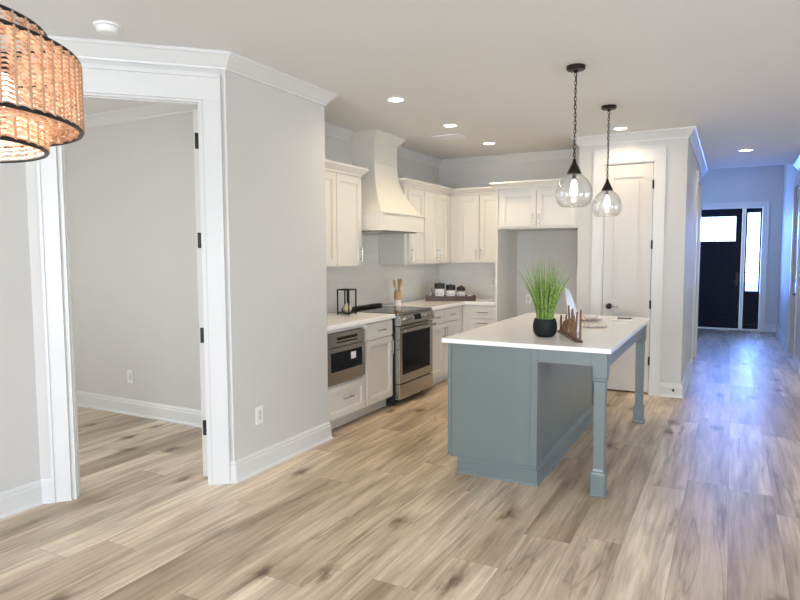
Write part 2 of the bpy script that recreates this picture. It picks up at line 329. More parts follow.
# great room behind the camera
a = MB(); W = [(-3.0, -.8, .4, 2.5), (.3, 2.9, .15, 2.45)]
xs = [XL-T, -3.0, -.8, .3, 2.9, 4.6]
a.box(xs[0], xs[1], -4.12, -4, 0, CH); a.box(xs[2], xs[3], -4.12, -4, 0, CH); a.box(xs[4], xs[5], -4.12, -4, 0, CH)
for x0, x1, z0, z1 in W: a.box(x0, x1, -4.12, -4, 0, z0); a.box(x0, x1, -4.12, -4, z1, CH)
struct('wall_rear', a, WALL)
a = MB()
for y0, y1 in ((-4, -.8), (1.8, 3.7), (6.3, 9.0)): a.box(4.48, 4.6, y0, y1, 0, CH)
for y0, y1 in ((-.8, 1.8), (3.7, 6.3)): a.box(4.48, 4.6, y0, y1, 0, .6); a.box(4.48, 4.6, y0, y1, 2.4, CH)
struct('wall_right', a, WALL)
def window(n, ax, pos, u0, u1, z0, z1, t, nm=1):
    f = MB(); B = (lambda a0, a1, c0, c1: f.box(a0, a1, pos, pos+t, c0, c1)) if ax == 'y' else (lambda a0, a1, c0, c1: f.box(pos, pos+t, a0, a1, c0, c1))
    B(u0, u0+.05, z0, z1); B(u1-.05, u1, z0, z1); B(u0+.05, u1-.05, z0, z0+.05); B(u0+.05, u1-.05, z1-.05, z1)
    for i in range(1, nm+1): m_ = u0+(u1-u0)*i/(nm+1); B(m_-.02, m_+.02, z0+.05, z1-.05)
    o = struct('window_%d' % n, f, TRIM)
    g = MB()
    if ax == 'y': g.box(u0+.04, u1-.04, pos+t*.4, pos+t*.5, z0+.04, z1-.04)
    else: g.box(pos+t*.4, pos+t*.5, u0+.04, u1-.04, z0+.04, z1-.04)
    g.build('pane', PANEG, o)
window(1, 'y', -4.10, -3.0, -.8, .4, 2.5, .06, 2); window(2, 'y', -4.10, .3, 2.9, .15, 2.45, .06, 1)
window(3, 'x', 4.50, -.8, 1.8, .6, 2.4, .06, 1); window(4, 'x', 4.50, 3.7, 6.3, .6, 2.4, .06, 1)
window(5, 'x', -7.26, .5, 2.1, .8, 2.2, .06, 1); window(6, 'x', -1.42, 11.8, 12.8, 1.4, 3.0, .06, 0)  # first one is an added study window, placed for the fill lamp

# crown and base mouldings
CR = [(0, CH-.125), (.014, CH-.125), (.018, CH-.108), (.03, CH-.095), (.05, CH-.072), (.078, CH-.042), (.088, CH-.030), (.10, CH-.024), (.10, CH-.001), (0, CH-.001)]
CR = [(d*.72, CH+(z-CH)*.78) for d, z in CR]; CRS = [(d, z+.048) for d, z in CR]
BS = [(0, .001), (.030, .001), (.028, .010), (.020, .020), (.018, .024), (.018, .108), (.013, .116), (.013, .128), (.007, .138), (.005, .146), (0, .146)]
e_ = .0005
HY0, HY1 = 5.50, 5.985   # hood chimney
struct('trim_1', MB().sweep([(XL, -4), (XL, 2.18), (XC, 2.98), (XC, 4.05), (XK, 4.05), (XK, HY0-.078)], CR), TRIM)
struct('trim_2', MB().sweep([(XK, HY1+.078), (XK, YB), (XP0, YB), (XP0, YP), (XH, YP), (XH, YE)], CR), TRIM)
struct('trim_3', MB().sweep([(.80, YE), (.80, 9.0), (4.48, 9.0), (4.48, -4), (XL, -4)], CR), TRIM)
struct('trim_4', MB().sweep([(-7.18, 3.84), (XC-T-.001, 3.84)], CRS, -1), TRIM)
struct('baseboard_left', MB().sweep([(XL, -4), (XL, 2.18), dp(1.069, 0)], BS), TRIM)
struct('baseboard_partition', MB().sweep([dp(.033, 0), (XC, 2.98), (XC, 4.05), (-2.872, 4.05)], BS), TRIM)
struct('baseboard_study', MB().sweep([(-7.18, 3.84), (XC-T-.001, 3.84)], BS), TRIM)
struct('baseboard_pantry', MB().sweep([(-.625, YP), (XH, YP), (XH, 8.76)], BS), TRIM)
struct('baseboard_hall', MB().sweep([(XH, 9.84), (XH, YE), (-1.33, YE), (-1.33, YF), (-.90, YF)], BS), TRIM)
struct('baseboard_foyer', MB().sweep([(.60, YF), (.80, YF), (.80, 10.90)], BS), TRIM)
struct('baseboard_hall_right', MB().sweep([(.80, 9.82), (.80, 9.0), (4.48, 9.0)], BS), TRIM)

# ---- cased opening in the diagonal wall
def dbox(mb, a0, a1, d0, d1, z0, z1): return mb.prism([dp(a0, d0), dp(a1, d0), dp(a1, d1), dp(a0, d1)], z0, z1)
a = MB()
dbox(a, .050, OP0-.008, -.018, 0, 0, OZ-.006); dbox(a, .034, .050, -.026, 0, 0, OZ+.155)      # right casing + back band
dbox(a, OP1+.008, 1.052, -.018, 0, 0, OZ-.006); dbox(a, 1.052, 1.068, -.026, 0, 0, OZ+.155)
dbox(a, .050, 1.052, -.021, 0, OZ-.006, OZ+.130); dbox(a, .050, 1.052, -.036, 0, OZ+.130, OZ+.155)
dbox(a, .002, .012, -.004, 0, .147, OZ+.155)
struct('trim_5', a, TRIM)
a = MB(); j = .018
dbox(a, OP0, OP0+j, 0, T, 0, OZ); dbox(a, OP1-j, OP1, 0, T, 0, OZ); dbox(a, OP0+j, OP1-j, 0, T, OZ-j, OZ)
dbox(a, OP0+j, OP0+j+.006, .03, .07, 0, OZ-j); dbox(a, OP1-j-.006, OP1-j, .03, .07, 0, OZ-j); dbox(a, OP0+j+.006, OP1-j-.006, .03, .07, OZ-j-.006, OZ-j)
struct('trim_6', a, TRIM)
# study door swung back against the partition, seen by its edge and hinges
def panel_door(mb, P, w, h, z0, t, panels, sw=.105):
    """P(u,w,z)->world: stiles and rails round sunk panels; u 0..w, depth 0..t"""
    def bx(u0, u1, d0, d1, c0, c1):
        pts = [P(u0, d0), P(u1, d0), P(u1, d1), P(u0, d1)]; mb.prism(pts, c0, c1)
    bx(0, sw, 0, t, z0, z0+h); bx(w-sw, w, 0, t, z0, z0+h)
    zs = [z0]
    for p0, p1 in panels: bx(sw, w-sw, 0, t, zs[-1], p0); zs.append(p1)
    bx(sw, w-sw, 0, t, zs[-1], z0+h)
    for p0, p1 in panels:
        bx(sw, w-sw, t*.44, t*.56, p0, p1)
        bx(sw+.04, w-sw-.04, t*.26, t*.74, p0+.04, p1-.04)
hx, hy = dp(.21, T+.012)
struct('door_1', (lambda m_: (panel_door(m_, lambda u, d: dp(OP0+j+.002+d, T+.003+u), .76, 2.40, .015, .035, [(.25, .86), (1.05, 2.26)]), m_)[1])(MB()), DOORP)
d1 = bpy.data.objects['door_1']
for z in (2.22, 1.585, .965, .348):
    m_ = MB(); dbox(m_, OP0+j+.001, OP0+j+.030, T-.004, T+.0025, z-.05, z+.05)
    m_.build('hinge', BLACKM, d1)

# ---- pantry door
a = MB(); cw = .085
a.box(PD0-cw, PD0+.004, YP-.018, YP, 0, PDZ-.004); a.box(PD1-.004, PD1+cw, YP-.018, YP, 0, PDZ-.004)
a.box(PD0-cw, PD1+cw, YP-.020, YP, PDZ-.004, PDZ+.13); a.box(PD0-cw-.014, PD0-cw, YP-.026, YP, 0, PDZ+.15); a.box(PD1+cw, PD1+cw+.014, YP-.026, YP, 0, PDZ+.15); a.box(PD0-cw, PD1+cw, YP-.03, YP, PDZ+.13, PDZ+.15)
struct('trim_7', a, TRIM)
a = MB(); a.box(PD0, PD0+.016, YP+.0, YP+T, 0, PDZ); a.box(PD1-.016, PD1, YP, YP+T, 0, PDZ); a.box(PD0+.016, PD1-.016, YP, YP+T, PDZ-.016, PDZ); struct('trim_8', a, TRIM)
a = MB(); dx = PD0+.020; dw = (PD1-PD0)-.040
panel_door(a, lambda u, d: (dx+u, YP+.006+d), dw, PDZ-.016-.004-.02, .02, .035, [(.265, .86), (1.01, 2.285)], .095)
pd = struct('door_2', a, DOORP)
a = MB(); kx = -1.145; a.lathe(0, 0, [(.031, 0), (.031, .006), (.024, .012), (.012, .014), (.011, .030), (.020, .036), (.028, .046), (.028, .056), (.018, .064)], 20)
bmesh.ops.rotate(a.bm, verts=a.bm.verts[:], matrix=Matrix.Rotation(PI/2, 3, 'X')); bmesh.ops.translate(a.bm, verts=a.bm.verts[:], vec=(kx, YP+.006, .925)); a.build('door_knob', BLACKM, pd, smooth='auto'); MB().tube([(kx+.02, YP-.045, .925), (kx+.06, YP-.048, .925), (kx+.105, YP-.045, .921)], .008, 8).build('lever', CHROME, pd, smooth=True)
for z in (2.20, 1.58, .955, .36):
    MB().cyl((PD1-.018, YP-.002, z-.045), (PD1-.018, YP-.002, z+.045), .009, 10).build('hinge', BLACKM, pd)
# ---- hall doors
a = MB()
for y0, y1 in ((8.77, 8.862), (9.738, 9.83)): a.box(XH, XH+.02, y0, y1, 0, 2.435)
a.box(XH, XH+.022, 8.77, 9.83, 2.435, 2.54); struct('trim_9', a, TRIM)
a = MB(); panel_door(a, lambda u, d: (XH-.02-d, 8.865+u), .87, 2.42, .01, .035, [(.25, .86), (1.05, 2.28)]); struct('door_3', a, DOORP)
a = MB()
for y0, y1 in ((9.83, 9.922), (10.798, 10.89)): a.box(.78, .80, y0, y1, 0, 2.435)
a.box(.778, .80, 9.83, 10.89, 2.435, 2.54); struct('trim_10', a, TRIM)
a = MB(); panel_door(a, lambda u, d: (.82+d, 9.925+u), .87, 2.42, .01, .035, [(.25, .86), (1.05, 2.28)]); hd = struct('door_4', a, DOORP)
m_ = MB(); m_.cyl((.82, 9.99, .92), (.765, 9.99, .92), .011, 10); m_.cyl((.82, 9.99, .92), (.812, 9.99, .92), .028, 16); m_.tube([(.77, 9.99, .92), (.768, 10.05, .92), (.77, 10.10, .918)], .009, 8); m_.build('door_handle', BLACKM, hd, smooth=True)

# ---- front door with sidelight
a = MB(); fy0, fy1 = YF-.02, YF+.12
a.box(DX0-.09, DX0, YF-.02, YF, 0, FZ+.09); a.box(SX1, SX1+.09, YF-.02, YF, 0, FZ+.09); a.box(DX0, SX1, YF-.02, YF, FZ, FZ+.09)
a.box(DX1-.02, SX0+.012, YF-.01, YF+.13, 0, FZ); a.box(DX0, DX0+.03, YF, YF+.13, 0, FZ); a.box(SX1-.012, SX1, YF, YF+.13, 0, FZ); a.box(DX0+.03, DX1-.02, YF, YF+.13, FZ-.02, FZ); a.box(SX0+.012, SX1-.012, YF, YF+.13, FZ-.02, FZ)
a.box(DX0+.03, DX1-.02, YF, YF+.13, .001, .025); a.box(SX0+.012, SX1-.012, YF, YF+.13, .001, .03)
struct('trim_11', a, TRIM)
a = MB(); L0, L1 = DX0+.034, DX1-.024; y0, y1 = YF+.04, YF+.085; GZ0, GZ1 = 1.715, 2.19; G0, G1 = L0+.125, L1-.10
a.box(L0, G0, y0, y1, .03, FZ-.024); a.box(G1, L1, y0, y1, .03, FZ-.024); a.box(G0, G1, y0, y1, GZ1, FZ-.024); a.box(G0, G1, y0, y1, 1.60, GZ0); a.box(G0, G1, y0, y1, .03, .24)
mid = (G0+G1)/2; a.box(mid-.055, mid+.055, y0, y1, .24, 1.60); a.box(G0, mid-.055, y0+.015, y1-.015, .24, 1.60); a.box(mid+.055, G1, y0+.015, y1-.015, .24, 1.60)
a.box(G0-.02, G1+.02, y0-.03, y0, 1.655, 1.69)
fd = struct('door_5', a, NAVY)
MB().box(G0+.001, G1-.001, YF+.058, YF+.064, GZ0+.001, GZ1-.001).build('glass', PANEG, fd)
m_ = MB()
for xx in (-.37, -.30): m_.box(xx-.004, xx+.004, YF+.05, YF+.057, GZ0, GZ1)
m_.box(G0, G1, YF+.05, YF+.057, 1.83, 1.838); m_.build('muntin', BLACKM, fd)
m_ = MB(); m_.box(L1-.075, L1-.035, y0-.012, y0, .86, 1.12); m_.tube([(L1-.055, y0-.01, .95), (L1-.055, y0-.05, .95), (L1-.13, y0-.055, .95)], .009, 8); m_.build('door_handle', BLACKM, fd)
a = MB(); s0, s1 = SX0+.016, SX1-.016; gz0, gz1 = .76, 2.25
a.box(s0, s0+.028, y0, y1, .034, FZ-.024); a.box(s1-.028, s1, y0, y1, .034, FZ-.024); a.box(s0+.028, s1-.028, y0, y1, gz1, FZ-.024); a.box(s0+.028, s1-.028, y0, y1, .034, .12); a.box(s0+.028, s1-.028, y0, y1, .68, gz0); a.box(s0+.028, s1-.028, y0+.015, y1-.015, .12, .68)
sd = struct('window_7', a, NAVY)
MB().box(s0+.029, s1-.029, YF+.058, YF+.064, gz0+.001, gz1-.001).build('glass', PANEG, sd)
m_ = MB()
for zz in (1.12, 1.47, 1.84): m_.box(s0+.028, s1-.028, YF+.048, YF+.056, zz-.006, zz+.006)
m_.build('muntin', BLACKM, sd)
struct('ground', MB().box(-12, 12, 13.8, 40, -.35, -.15), mat('porch_concrete', (.45, .46, .47), .8, noise=.1, nscale=2))

# backsplash
a = MB(); a.box(XK, XK+.008, 4.06, YB, .915, 1.372); a.box(XK, XK+.008, 5.16, 6.01, 1.372, 1.70); a.box(XK+.008, -2.44, YB-.008, YB, .915, 1.372); struct('trim_12', a, TILE)

# ================================================================== FITTINGS ON WALLS / CEILING
def outlet(name, label, cx, cy, cz, n, g, switch=False):
    n = Vector((n[0], n[1], 0)); t_ = Vector((-n.y, n.x, 0)); th = thing(name, label, 'switch' if switch else 'outlet', (cx, cy, cz), g)
    def bx(mb, u0, u1, d0, d1, z0, z1):
        p = [Vector((cx, cy, 0))+t_*u+n*d for u, d in ((u0, d0), (u1, d0), (u1, d1), (u0, d1))]; mb.prism([(q.x, q.y) for q in p], cz+z0, cz+z1)
    m = MB(); bx(m, -.037, .037, .0005, .006, -.06, .06); m.build('cover_plate', WHITEP, th, bev=.002)
    m = MB(); bx(m, -.017, .017, .006, .009, -.034, .034); o = m.build('rocker' if switch else 'socket', TRIM, th, bev=.001)
    if not switch:
        for s in (-.016, .016):
            m = MB(); bx(m, -.007, -.005, .009, .0095, s-.004, s+.006); bx(m, .005, .007, .009, .0095, s-.004, s+.006); m.build('slot', INK, o)
    return th
G = 'white wall outlets'
outlet('wall_outlet', 'white outlet low on the grey partition wall beside the cased opening', XC, 3.226, .39, (1, 0), G)
outlet('wall_outlet', 'white outlet seen through the cased opening on the study wall', -4.915, 3.84, .36, (0, -1), G)
outlet('wall_outlet', 'white outlet on the back wall of the refrigerator alcove', -2.25, YB, .92, (0, -1), G)
outlet('wall_outlet', 'white outlet on the tiled backsplash right of the canister tray', -2.72, YB-.008, 1.12, (0, -1), G)
outlet('light_switch', 'white light switch on the hall wall just round the pantry corner', XH, 7.55, 1.15, (1, 0), None, True)
t = thing('door_stop', 'small black door stop on baseboard right of the pantry door', 'door stop', (-.485, YP-.018, .085))
MB().cyl((-.485, YP-.0185, .085), (-.485, YP-.06, .085), .006, 10).build('stem', BLACKM, t); MB().cyl((-.485, YP-.06, .085), (-.485, YP-.075, .085), .013, 12).build('bumper', BLACKP, t)

t = thing('smoke_detector', 'round white smoke detector on ceiling near the cased opening', 'smoke detector', (-3.035, 2.305, CH))
MB().lathe(-3.035, 2.305, [(.072, CH-.0005), (.072, CH-.012), (.066, CH-.014)], 32).build('base', WHITEP, t, smooth='auto')
MB().lathe(-3.035, 2.305, [(.058, CH-.0145), (.056, CH-.034), (.046, CH-.044), (.02, CH-.047)], 32).build('cover', WHITEP, t, smooth='auto')

t = thing('ceiling_vent', 'white rectangular air vent on the ceiling above the kitchen run', 'vent', (-2.70, 6.16, CH))
a = MB(); x0, x1, y0, y1 = -2.85, -2.55, 6.04, 6.28
a.box(x0, x1, y0, y0+.03, CH-.012, CH-.0005); a.box(x0, x1, y1-.03, y1, CH-.012, CH-.0005); a.box(x0, x0+.03, y0+.03, y1-.03, CH-.012, CH-.0005); a.box(x1-.03, x1, y0+.03, y1-.03, CH-.012, CH-.0005); a.build('frame', WHITEP, t)
a = MB(); 
for i in range(8): yy = y0+.04+i*.022; a.box(x0+.03, x1-.03, yy, yy+.012, CH-.010, CH-.004)
a.build('louvers', WHITEP, t)

# recessed downlights
def downlight(label, x, y, power=20, r=.075, col=(1, .79, .52)):
    t = thing('recessed_light', label, 'ceiling light', (x, y, CH), 'recessed ceiling lights')
    MB().rings([[(x+R*math.cos(2*PI*i/36), y+R*math.sin(2*PI*i/36), z) for i in range(36)] for R, z in ((r, CH-.0005), (r, CH-.006), (r-.014, CH-.009), (r-.018, CH-.0005))], False).build('trim_ring', WHITEP, t, smooth='auto')
    MB().lathe(x, y, [(r-.0185, CH-.0005), (r-.0185, CH-.005)], 32).build('lens', LEDM, t)
    L = bpy.data.lights.new('downlight_lamp', 'SPOT'); L.energy = power; L.spot_size = math.radians(160); L.spot_blend = 1.0; L.color = col; L.shadow_soft_size = .05
    o = bpy.data.objects.new('downlight_lamp', L); COL.objects.link(o); o.parent = t; o.location = (0, 0, -.02)
KW = 37
downlight('recessed light nearest the wall end, above microwave cabinet', -2.43, 4.48, KW)
downlight('recessed light in front of the range hood, left of the ceiling vent', -2.45, 5.62, KW)
downlight('recessed light beyond the ceiling vent near the kitchen back wall', -2.455, 6.73, KW)
downlight('recessed light close to the pantry door crown, behind the far pendant', -1.02, 6.58, 22)
downlight('recessed light over the hallway before the entry', .116, 8.72, 24, .085, (1, .85, .82))

# ================================================================== CABINETRY
# faces: 'X' faces +x with u along y; 'Y' faces -y with u along x; 'W' faces -x
class Face:
    def __init__(s, kind, pos): s.k = kind; s.p = pos
    def box(s, mb, u0, u1, d0, d1, z0, z1, bev=0):
        if s.k == 'X': mb.box(s.p+d0, s.p+d1, u0, u1, z0, z1, bev)
        elif s.k == 'W': mb.box(s.p-d1, s.p-d0, u0, u1, z0, z1, bev)
        else: mb.box(u0, u1, s.p-d1, s.p-d0, z0, z1, bev)
    def pt(s, u, d, z): return (s.p+d, u, z) if s.k == 'X' else ((s.p-d, u, z) if s.k == 'W' else (u, s.p-d, z))
def shaker(F, u0, u1, z0, z1, parent, name='door', m=None, rail=.058, t=.02, flat=False):
    g = MB(); m = m or CAB
    if flat or (z1-z0) < .2: F.box(g, u0, u1, .001, t, z0, z1); 
    else:
        F.box(g, u0, u0+rail, .001, t, z0, z1); F.box(g, u1-rail, u1, .001, t, z0, z1)
        F.box(g, u0+rail, u1-rail, .001, t, z0, z0+rail); F.box(g, u0+rail, u1-rail, .001, t, z1-rail, z1)
        q = .012; a0, a1, b0, b1 = u0+rail, u1-rail, z0+rail, z1-rail
        F.box(g, a0, a0+q, .001, t-.006, b0, b1); F.box(g, a1-q, a1, .001, t-.006, b0, b1); F.box(g, a0+q, a1-q, .001, t-.006, b0, b0+q); F.box(g, a0+q, a1-q, .001, t-.006, b1-q, b1)
        F.box(g, a0+q, a1-q, .001, t-.013, b0+q, b1-q)
    return g.build(name, m, parent, bev=.0015)
def pull(F, u, z, parent, vertical=True, L=.13, d0=.02, m=None):
    g = MB(); h = L/2; r = .0055
    if vertical:
        g.cyl(F.pt(u, d0+.028, z-h), F.pt(u, d0+.028, z+h), r, 10)
        for s in (-1, 1): g.cyl(F.pt(u, d0, z+s*h*.72), F.pt(u, d0+.028, z+s*h*.72), .005, 8)
    else:
        g.cyl(F.pt(u-h, d0+.028, z), F.pt(u+h, d0+.028, z), r, 10)
        for s in (-1, 1): g.cyl(F.pt(u+s*h*.72, d0, z), F.pt(u+s*h*.72, d0+.028, z), .005, 8)
    return g.build('pull', m or CHROME, parent, smooth='auto')
CT = .875; TOP = .914
BX, BYF = -2.895, 7.045     # faces of base cabinet boxes
FX = Face('X', BX); FY = Face('Y', BYF)
def base_body(parent, F, u0, u1, back, toe=.065, z1=CT-.0015, gaps=None):
    g = MB(); depth = abs(back-F.p)
    F.box(g, u0, u1, -depth, 0, .10, z1); F.box(g, u0, u1, -depth, -toe, .001, .10)
    return g.build('body', CAB, parent, bev=.001)
def drawer_front(F, u0, u1, z0, z1, parent, m=None, handle=True, L=.13, hz=None):
    d = shaker(F, u0, u1, z0, z1, parent, 'drawer', m, rail=.05, flat=(z1-z0) < .25)
    if handle: pull(F, (u0+u1)/2, hz if hz else (z0+z1)/2, d, False, L)
    return d
t = thing('microwave_cabinet', 'cream base cabinet housing the drawer microwave at the wall end', 'cabinet', (BX, 4.39, 0), 'cream base cabinets')
g = MB(); g.box(XK+.012, BX, 4.062, 4.718, .10, .395); g.box(XK+.012, BX, 4.062, 4.085, .395, CT-.0015); g.box(XK+.012, BX, 4.698, 4.718, .395, CT-.0015); g.box(XK+.012, BX, 4.085, 4.698, .84, CT-.0015)
g.box(XK+.012, XK+.03, 4.085, 4.698, .395, .84); g.box(XK+.012, BX-.065, 4.062, 4.718, .001, .10); g.build('body', CAB, t, bev=.001)
drawer_front(FX, 4.10, 4.69, .115, .385, t, L=.16, hz=.27)
# drawer microwave
mw = thing('drawer_microwave', 'stainless drawer microwave with dark window under the counter', 'microwave', (BX, 4.39, .40))
g = MB(); g.box(XK+.10, BX-.001, 4.09, 4.693, .398, .835); g.build('housing', STEEL, mw)
g = MB(); FX.box(g, 4.10, 4.685, .0005, .026, .72, .83); g.build('control_panel', STEEL, mw, bev=.002)
g = MB(); FX.box(g, 4.10, 4.685, .0005, .03, .415, .515); FX.box(g, 4.10, 4.685, .0005, .03, .675, .715); FX.box(g, 4.10, 4.15, .0005, .03, .515, .675); FX.box(g, 4.645, 4.685, .0005, .03, .515, .675); dd = g.build('drawer_front', STEEL, mw, bev=.002)
g = MB(); FX.box(g, 4.15, 4.645, .0005, .024, .515, .675); wd = g.build('window', BLACKG, dd)
g = MB(); FX.box(g, 4.46, 4.54, .0245, .0255, .590, .650); g.build('sticker', PAPER, wd)
g = MB(); FX.box(g, 4.25, 4.56, .026, .034, .752, .762); FX.box(g, 4.25, 4.56, .026, .030, .775, .80); g.build('touch_strip', BRONZE, mw)
t = thing('base_cabinet', 'cream base cabinet with one drawer and door left of the range', 'cabinet', (BX, 4.97, 0), 'cream base cabinets')
base_body(t, FX, 4.72, 5.228, XK+.012)
drawer_front(FX, 4.735, 5.213, .715, .858, t)
d = shaker(FX, 4.735, 5.213, .115, .70, t); pull(FX, 5.18, .60, d)
# range: front controls, oven, storage drawer
R0, R1 = 5.238, 5.998; RXF = -2.835
rg = thing('range', 'stainless electric slide-in range with black oven window under hood', 'stove', (-3.1, 5.618, 0))
g = MB(); g.box(XK+.03, RXF-.03, R0, R1, .06, .895); g.build('body', BLACKP, rg)
g = MB()
for yy in (R0+.05, R1-.05):
    for xx in (XK+.08, RXF-.10): g.cyl((xx, yy, .001), (xx, yy, .06), .02, 12)
g.box(XK+.1, RXF-.07, R0+.02, R1-.02, .02, .06); g.build('foot', BLACKP, rg)
g = MB(); g.box(XK+.03, RXF-.005, R0-.004, R1+.004, .896, .918, .003); ck = g.build('cooktop', BLACKG, rg)
g = MB(); g.box(RXF-.005, RXF+.012, R0-.004, R1+.004, .896, .917, .003); g.build('cooktop_edge', STEEL, rg)
for (bx_, by_, br_) in ((-3.28, 5.43, .085), (-3.28, 5.80, .105), (-3.02, 5.43, .105), (-3.02, 5.80, .085)):
    g = MB(); n = 40
    g.rings([[(bx_+r_*math.cos(2*PI*i/n), by_+r_*math.sin(2*PI*i/n), z) for i in range(n)] for r_, z in ((br_, .9182), (br_, .9187), (br_-.004, .9187), (br_-.004, .9182))], False, False)
    g.build('burner_ring', STEEL, ck)
MB().box(XK+.012, XK+.075, R0+.02, R1-.02, .919, .945, .006).build('vent_rail', BLACKP, rg)
g = MB(); ring = []
for yy in (R0, R1): ring.append([(RXF-.03, yy, .795), (RXF+.035, yy, .795), (RXF+.045, yy, .82), (RXF+.018, yy, .893), (RXF-.03, yy, .893)])
g.rings(ring); cp = g.build('control_panel', STEEL, rg, bev=.002)
g = MB(); nrm = Vector((.073, 0, .027)).normalized(); upv = Vector((-.027, 0, .073)).normalized(); pc = Vector((RXF+.0315, 0, .8565))
def on_panel(y, u, dist): v = pc+upv*u+nrm*dist; return (v.x, y, v.z)
ymid = (R0+R1)/2
vs = [on_panel(ymid-.075, -.028, .0006), on_panel(ymid+.075, -.028, .0006), on_panel(ymid+.075, .028, .0006), on_panel(ymid-.075, .028, .0006)]
vs2 = [on_panel(ymid-.075, -.028, .003), on_panel(ymid+.075, -.028, .003), on_panel(ymid+.075, .028, .003), on_panel(ymid-.075, .028, .003)]
g.rings([vs, vs2]); g.build('display', BLACKG, cp)
for yy in (R0+.075, R0+.15, R0+.225, R1-.075, R1-.15, R1-.225):
    g = MB(); p = on_panel(yy, 0, .0005); q = on_panel(yy, 0, .006); r_ = on_panel(yy, 0, .032); g.tube([p, q], .027, 20); g.tube([q, r_], [.021, .017], 20); g.build('knob', CHROME, cp, smooth='auto')
OD = .0
g = MB(); x0, x1 = RXF-.028, RXF+.022
g.box(x0, x1, R0+.004, R1-.004, .222, .305); g.box(x0, x1, R0+.004, R1-.004, .715, .785); g.box(x0, x1, R0+.004, R0+.062, .305, .715); g.box(x0, x1, R1-.062, R1-.004, .305, .715)
od = g.build('oven_door', STEEL, rg, bev=.002)
MB().box(x0, x1-.003, R0+.062, R1-.062, .305, .715).build('window', BLACKG, od)
g = MB(); g.tube([(x1+.045, R0+.04, .748), (x1+.045, R1-.04, .748)], .013, 14)
for yy in (R0+.075, R1-.075): g.cyl((x1, yy, .748), (x1+.045, yy, .748), .009, 10)
g.build('handle', STEEL, od, smooth='auto')
MB().box(x0, x1+.002, R0+.004, R1-.004, .065, .213, .004).build('storage_drawer', STEEL, rg)
# right of range
t = thing('base_cabinet', 'cream base cabinet with two drawers over two doors right of range', 'cabinet', (BX, 6.5, 0), 'cream base cabinets')
base_body(t, FX, 6.008, 7.04, XK+.012)
drawer_front(FX, 6.022, 6.43, .715, .858, t, L=.10); drawer_front(FX, 6.44, 6.86, .715, .858, t, L=.12)
d = shaker(FX, 6.022, 6.43, .115, .70, t); pull(FX, 6.40, .60, d); d = shaker(FX, 6.44, 6.86, .115, .70, t); pull(FX, 6.475, .60, d)
t = thing('base_cabinet', 'cream drawer base cabinet on back wall beside the refrigerator alcove', 'cabinet', (-2.66, BYF, 0), 'cream base cabinets')
g = MB(); g.box(BX+.001, -2.436, BYF, YB-.010, .10, CT-.0015); g.box(BX+.001, -2.436, BYF+.065, YB-.010, .001, .10); g.build('body', CAB, t)
drawer_front(FY, -2.80, -2.45, .715, .858, t, L=.14); drawer_front(FY, -2.80, -2.45, .42, .70, t, L=.14, hz=.655); drawer_front(FY, -2.80, -2.45, .115, .405, t, L=.14, hz=.36)

# countertops
g = MB(); g.box(XK+.009, -2.85, 4.055, 5.230, CT, TOP, .003); tag(g.build('countertop', QUARTZ, base=(-3.17, 4.64, CT)), 'white stone countertop over the microwave cabinet, left of range', 'countertop', 'white perimeter countertops')
g = MB(); g.prism([(XK+.009, 6.006), (-2.85, 6.006), (-2.85, 7.0), (-2.436, 7.0), (-2.436, YB-.009), (XK+.009, YB-.009)], CT, TOP)
tag(g.build('countertop', QUARTZ, base=(-3.17, 6.9, CT), bev=.003), 'L-shaped white stone countertop in the kitchen corner, right of range', 'countertop', 'white perimeter countertops')

# wall cabinets
UX, UY = -3.19, 7.35; UZ0, UZ1 = 1.372, 2.232
FU = Face('X', UX); FV = Face('Y', UY)
CC = [(0, 0), (.012, 0), (.016, .02), (.03, .032), (.052, .058), (.06, .064), (.06, .085), (0, .085)]
def cc(z): return [(d_, z+h) for d_, h in CC]
t = thing('upper_cabinet', 'cream two-door upper cabinet left of the range hood', 'cabinet', (UX, 4.6, UZ0), 'cream upper cabinets')
MB().box(XK+.001, UX, 4.056, 5.15, UZ0, UZ1).build('body', CAB, t)
d = shaker(FU, 4.28, 4.705, UZ0+.012, UZ1-.012, t); pull(FU, 4.32, 1.49, d); d = shaker(FU, 4.715, 5.138, UZ0+.012, UZ1-.012, t); pull(FU, 5.105, 1.49, d)
MB().sweep([(UX, 4.056), (UX, 5.15), (XK+.001, 5.15)], cc(UZ1), -1 if 0 else -1).build('crown_molding', CAB, t)
MB().box(XK+.001, UX, 4.056, 5.15, UZ1, UZ1+.012).build('top_panel', CAB, t)
t = thing('upper_cabinet', 'cream three-door upper cabinet right of the hood reaching the corner', 'cabinet', (UX, 6.65, UZ0), 'cream upper cabinets')
MB().box(XK+.001, UX, 6.068, UY-.001, UZ0, UZ1).build('body', CAB, t)
d = shaker(FU, 6.135, 6.525, UZ0+.012, UZ1-.012, t); pull(FU, 6.19, 1.49, d)
d = shaker(FU, 6.55, 6.895, UZ0+.012, UZ1-.012, t); pull(FU, 6.865, 1.49, d); d = shaker(FU, 6.903, 7.235, UZ0+.012, UZ1-.012, t); pull(FU, 6.933, 1.49, d)
MB().sweep([(XK+.001, 6.068), (UX, 6.068), (UX, UY-.062)], cc(UZ1), -1).build('crown_molding', CAB, t)
t = thing('upper_cabinet', 'cream two-door upper cabinet on the back wall above canisters', 'cabinet', (-2.8, UY, UZ0), 'cream upper cabinets')
MB().box(UX+.001, -2.436, UY, YB-.001, UZ0, UZ1).build('body', CAB, t)
d = shaker(FV, -3.085, -2.80, UZ0+.012, UZ1-.012, t); pull(FV, -2.828, 1.49, d); d = shaker(FV, -2.792, -2.50, UZ0+.012, UZ1-.012, t); pull(FV, -2.764, 1.49, d)
MB().sweep([(UX+.001, UY), (-2.436, UY)], cc(UZ1), -1).build('crown_molding', CAB, t)
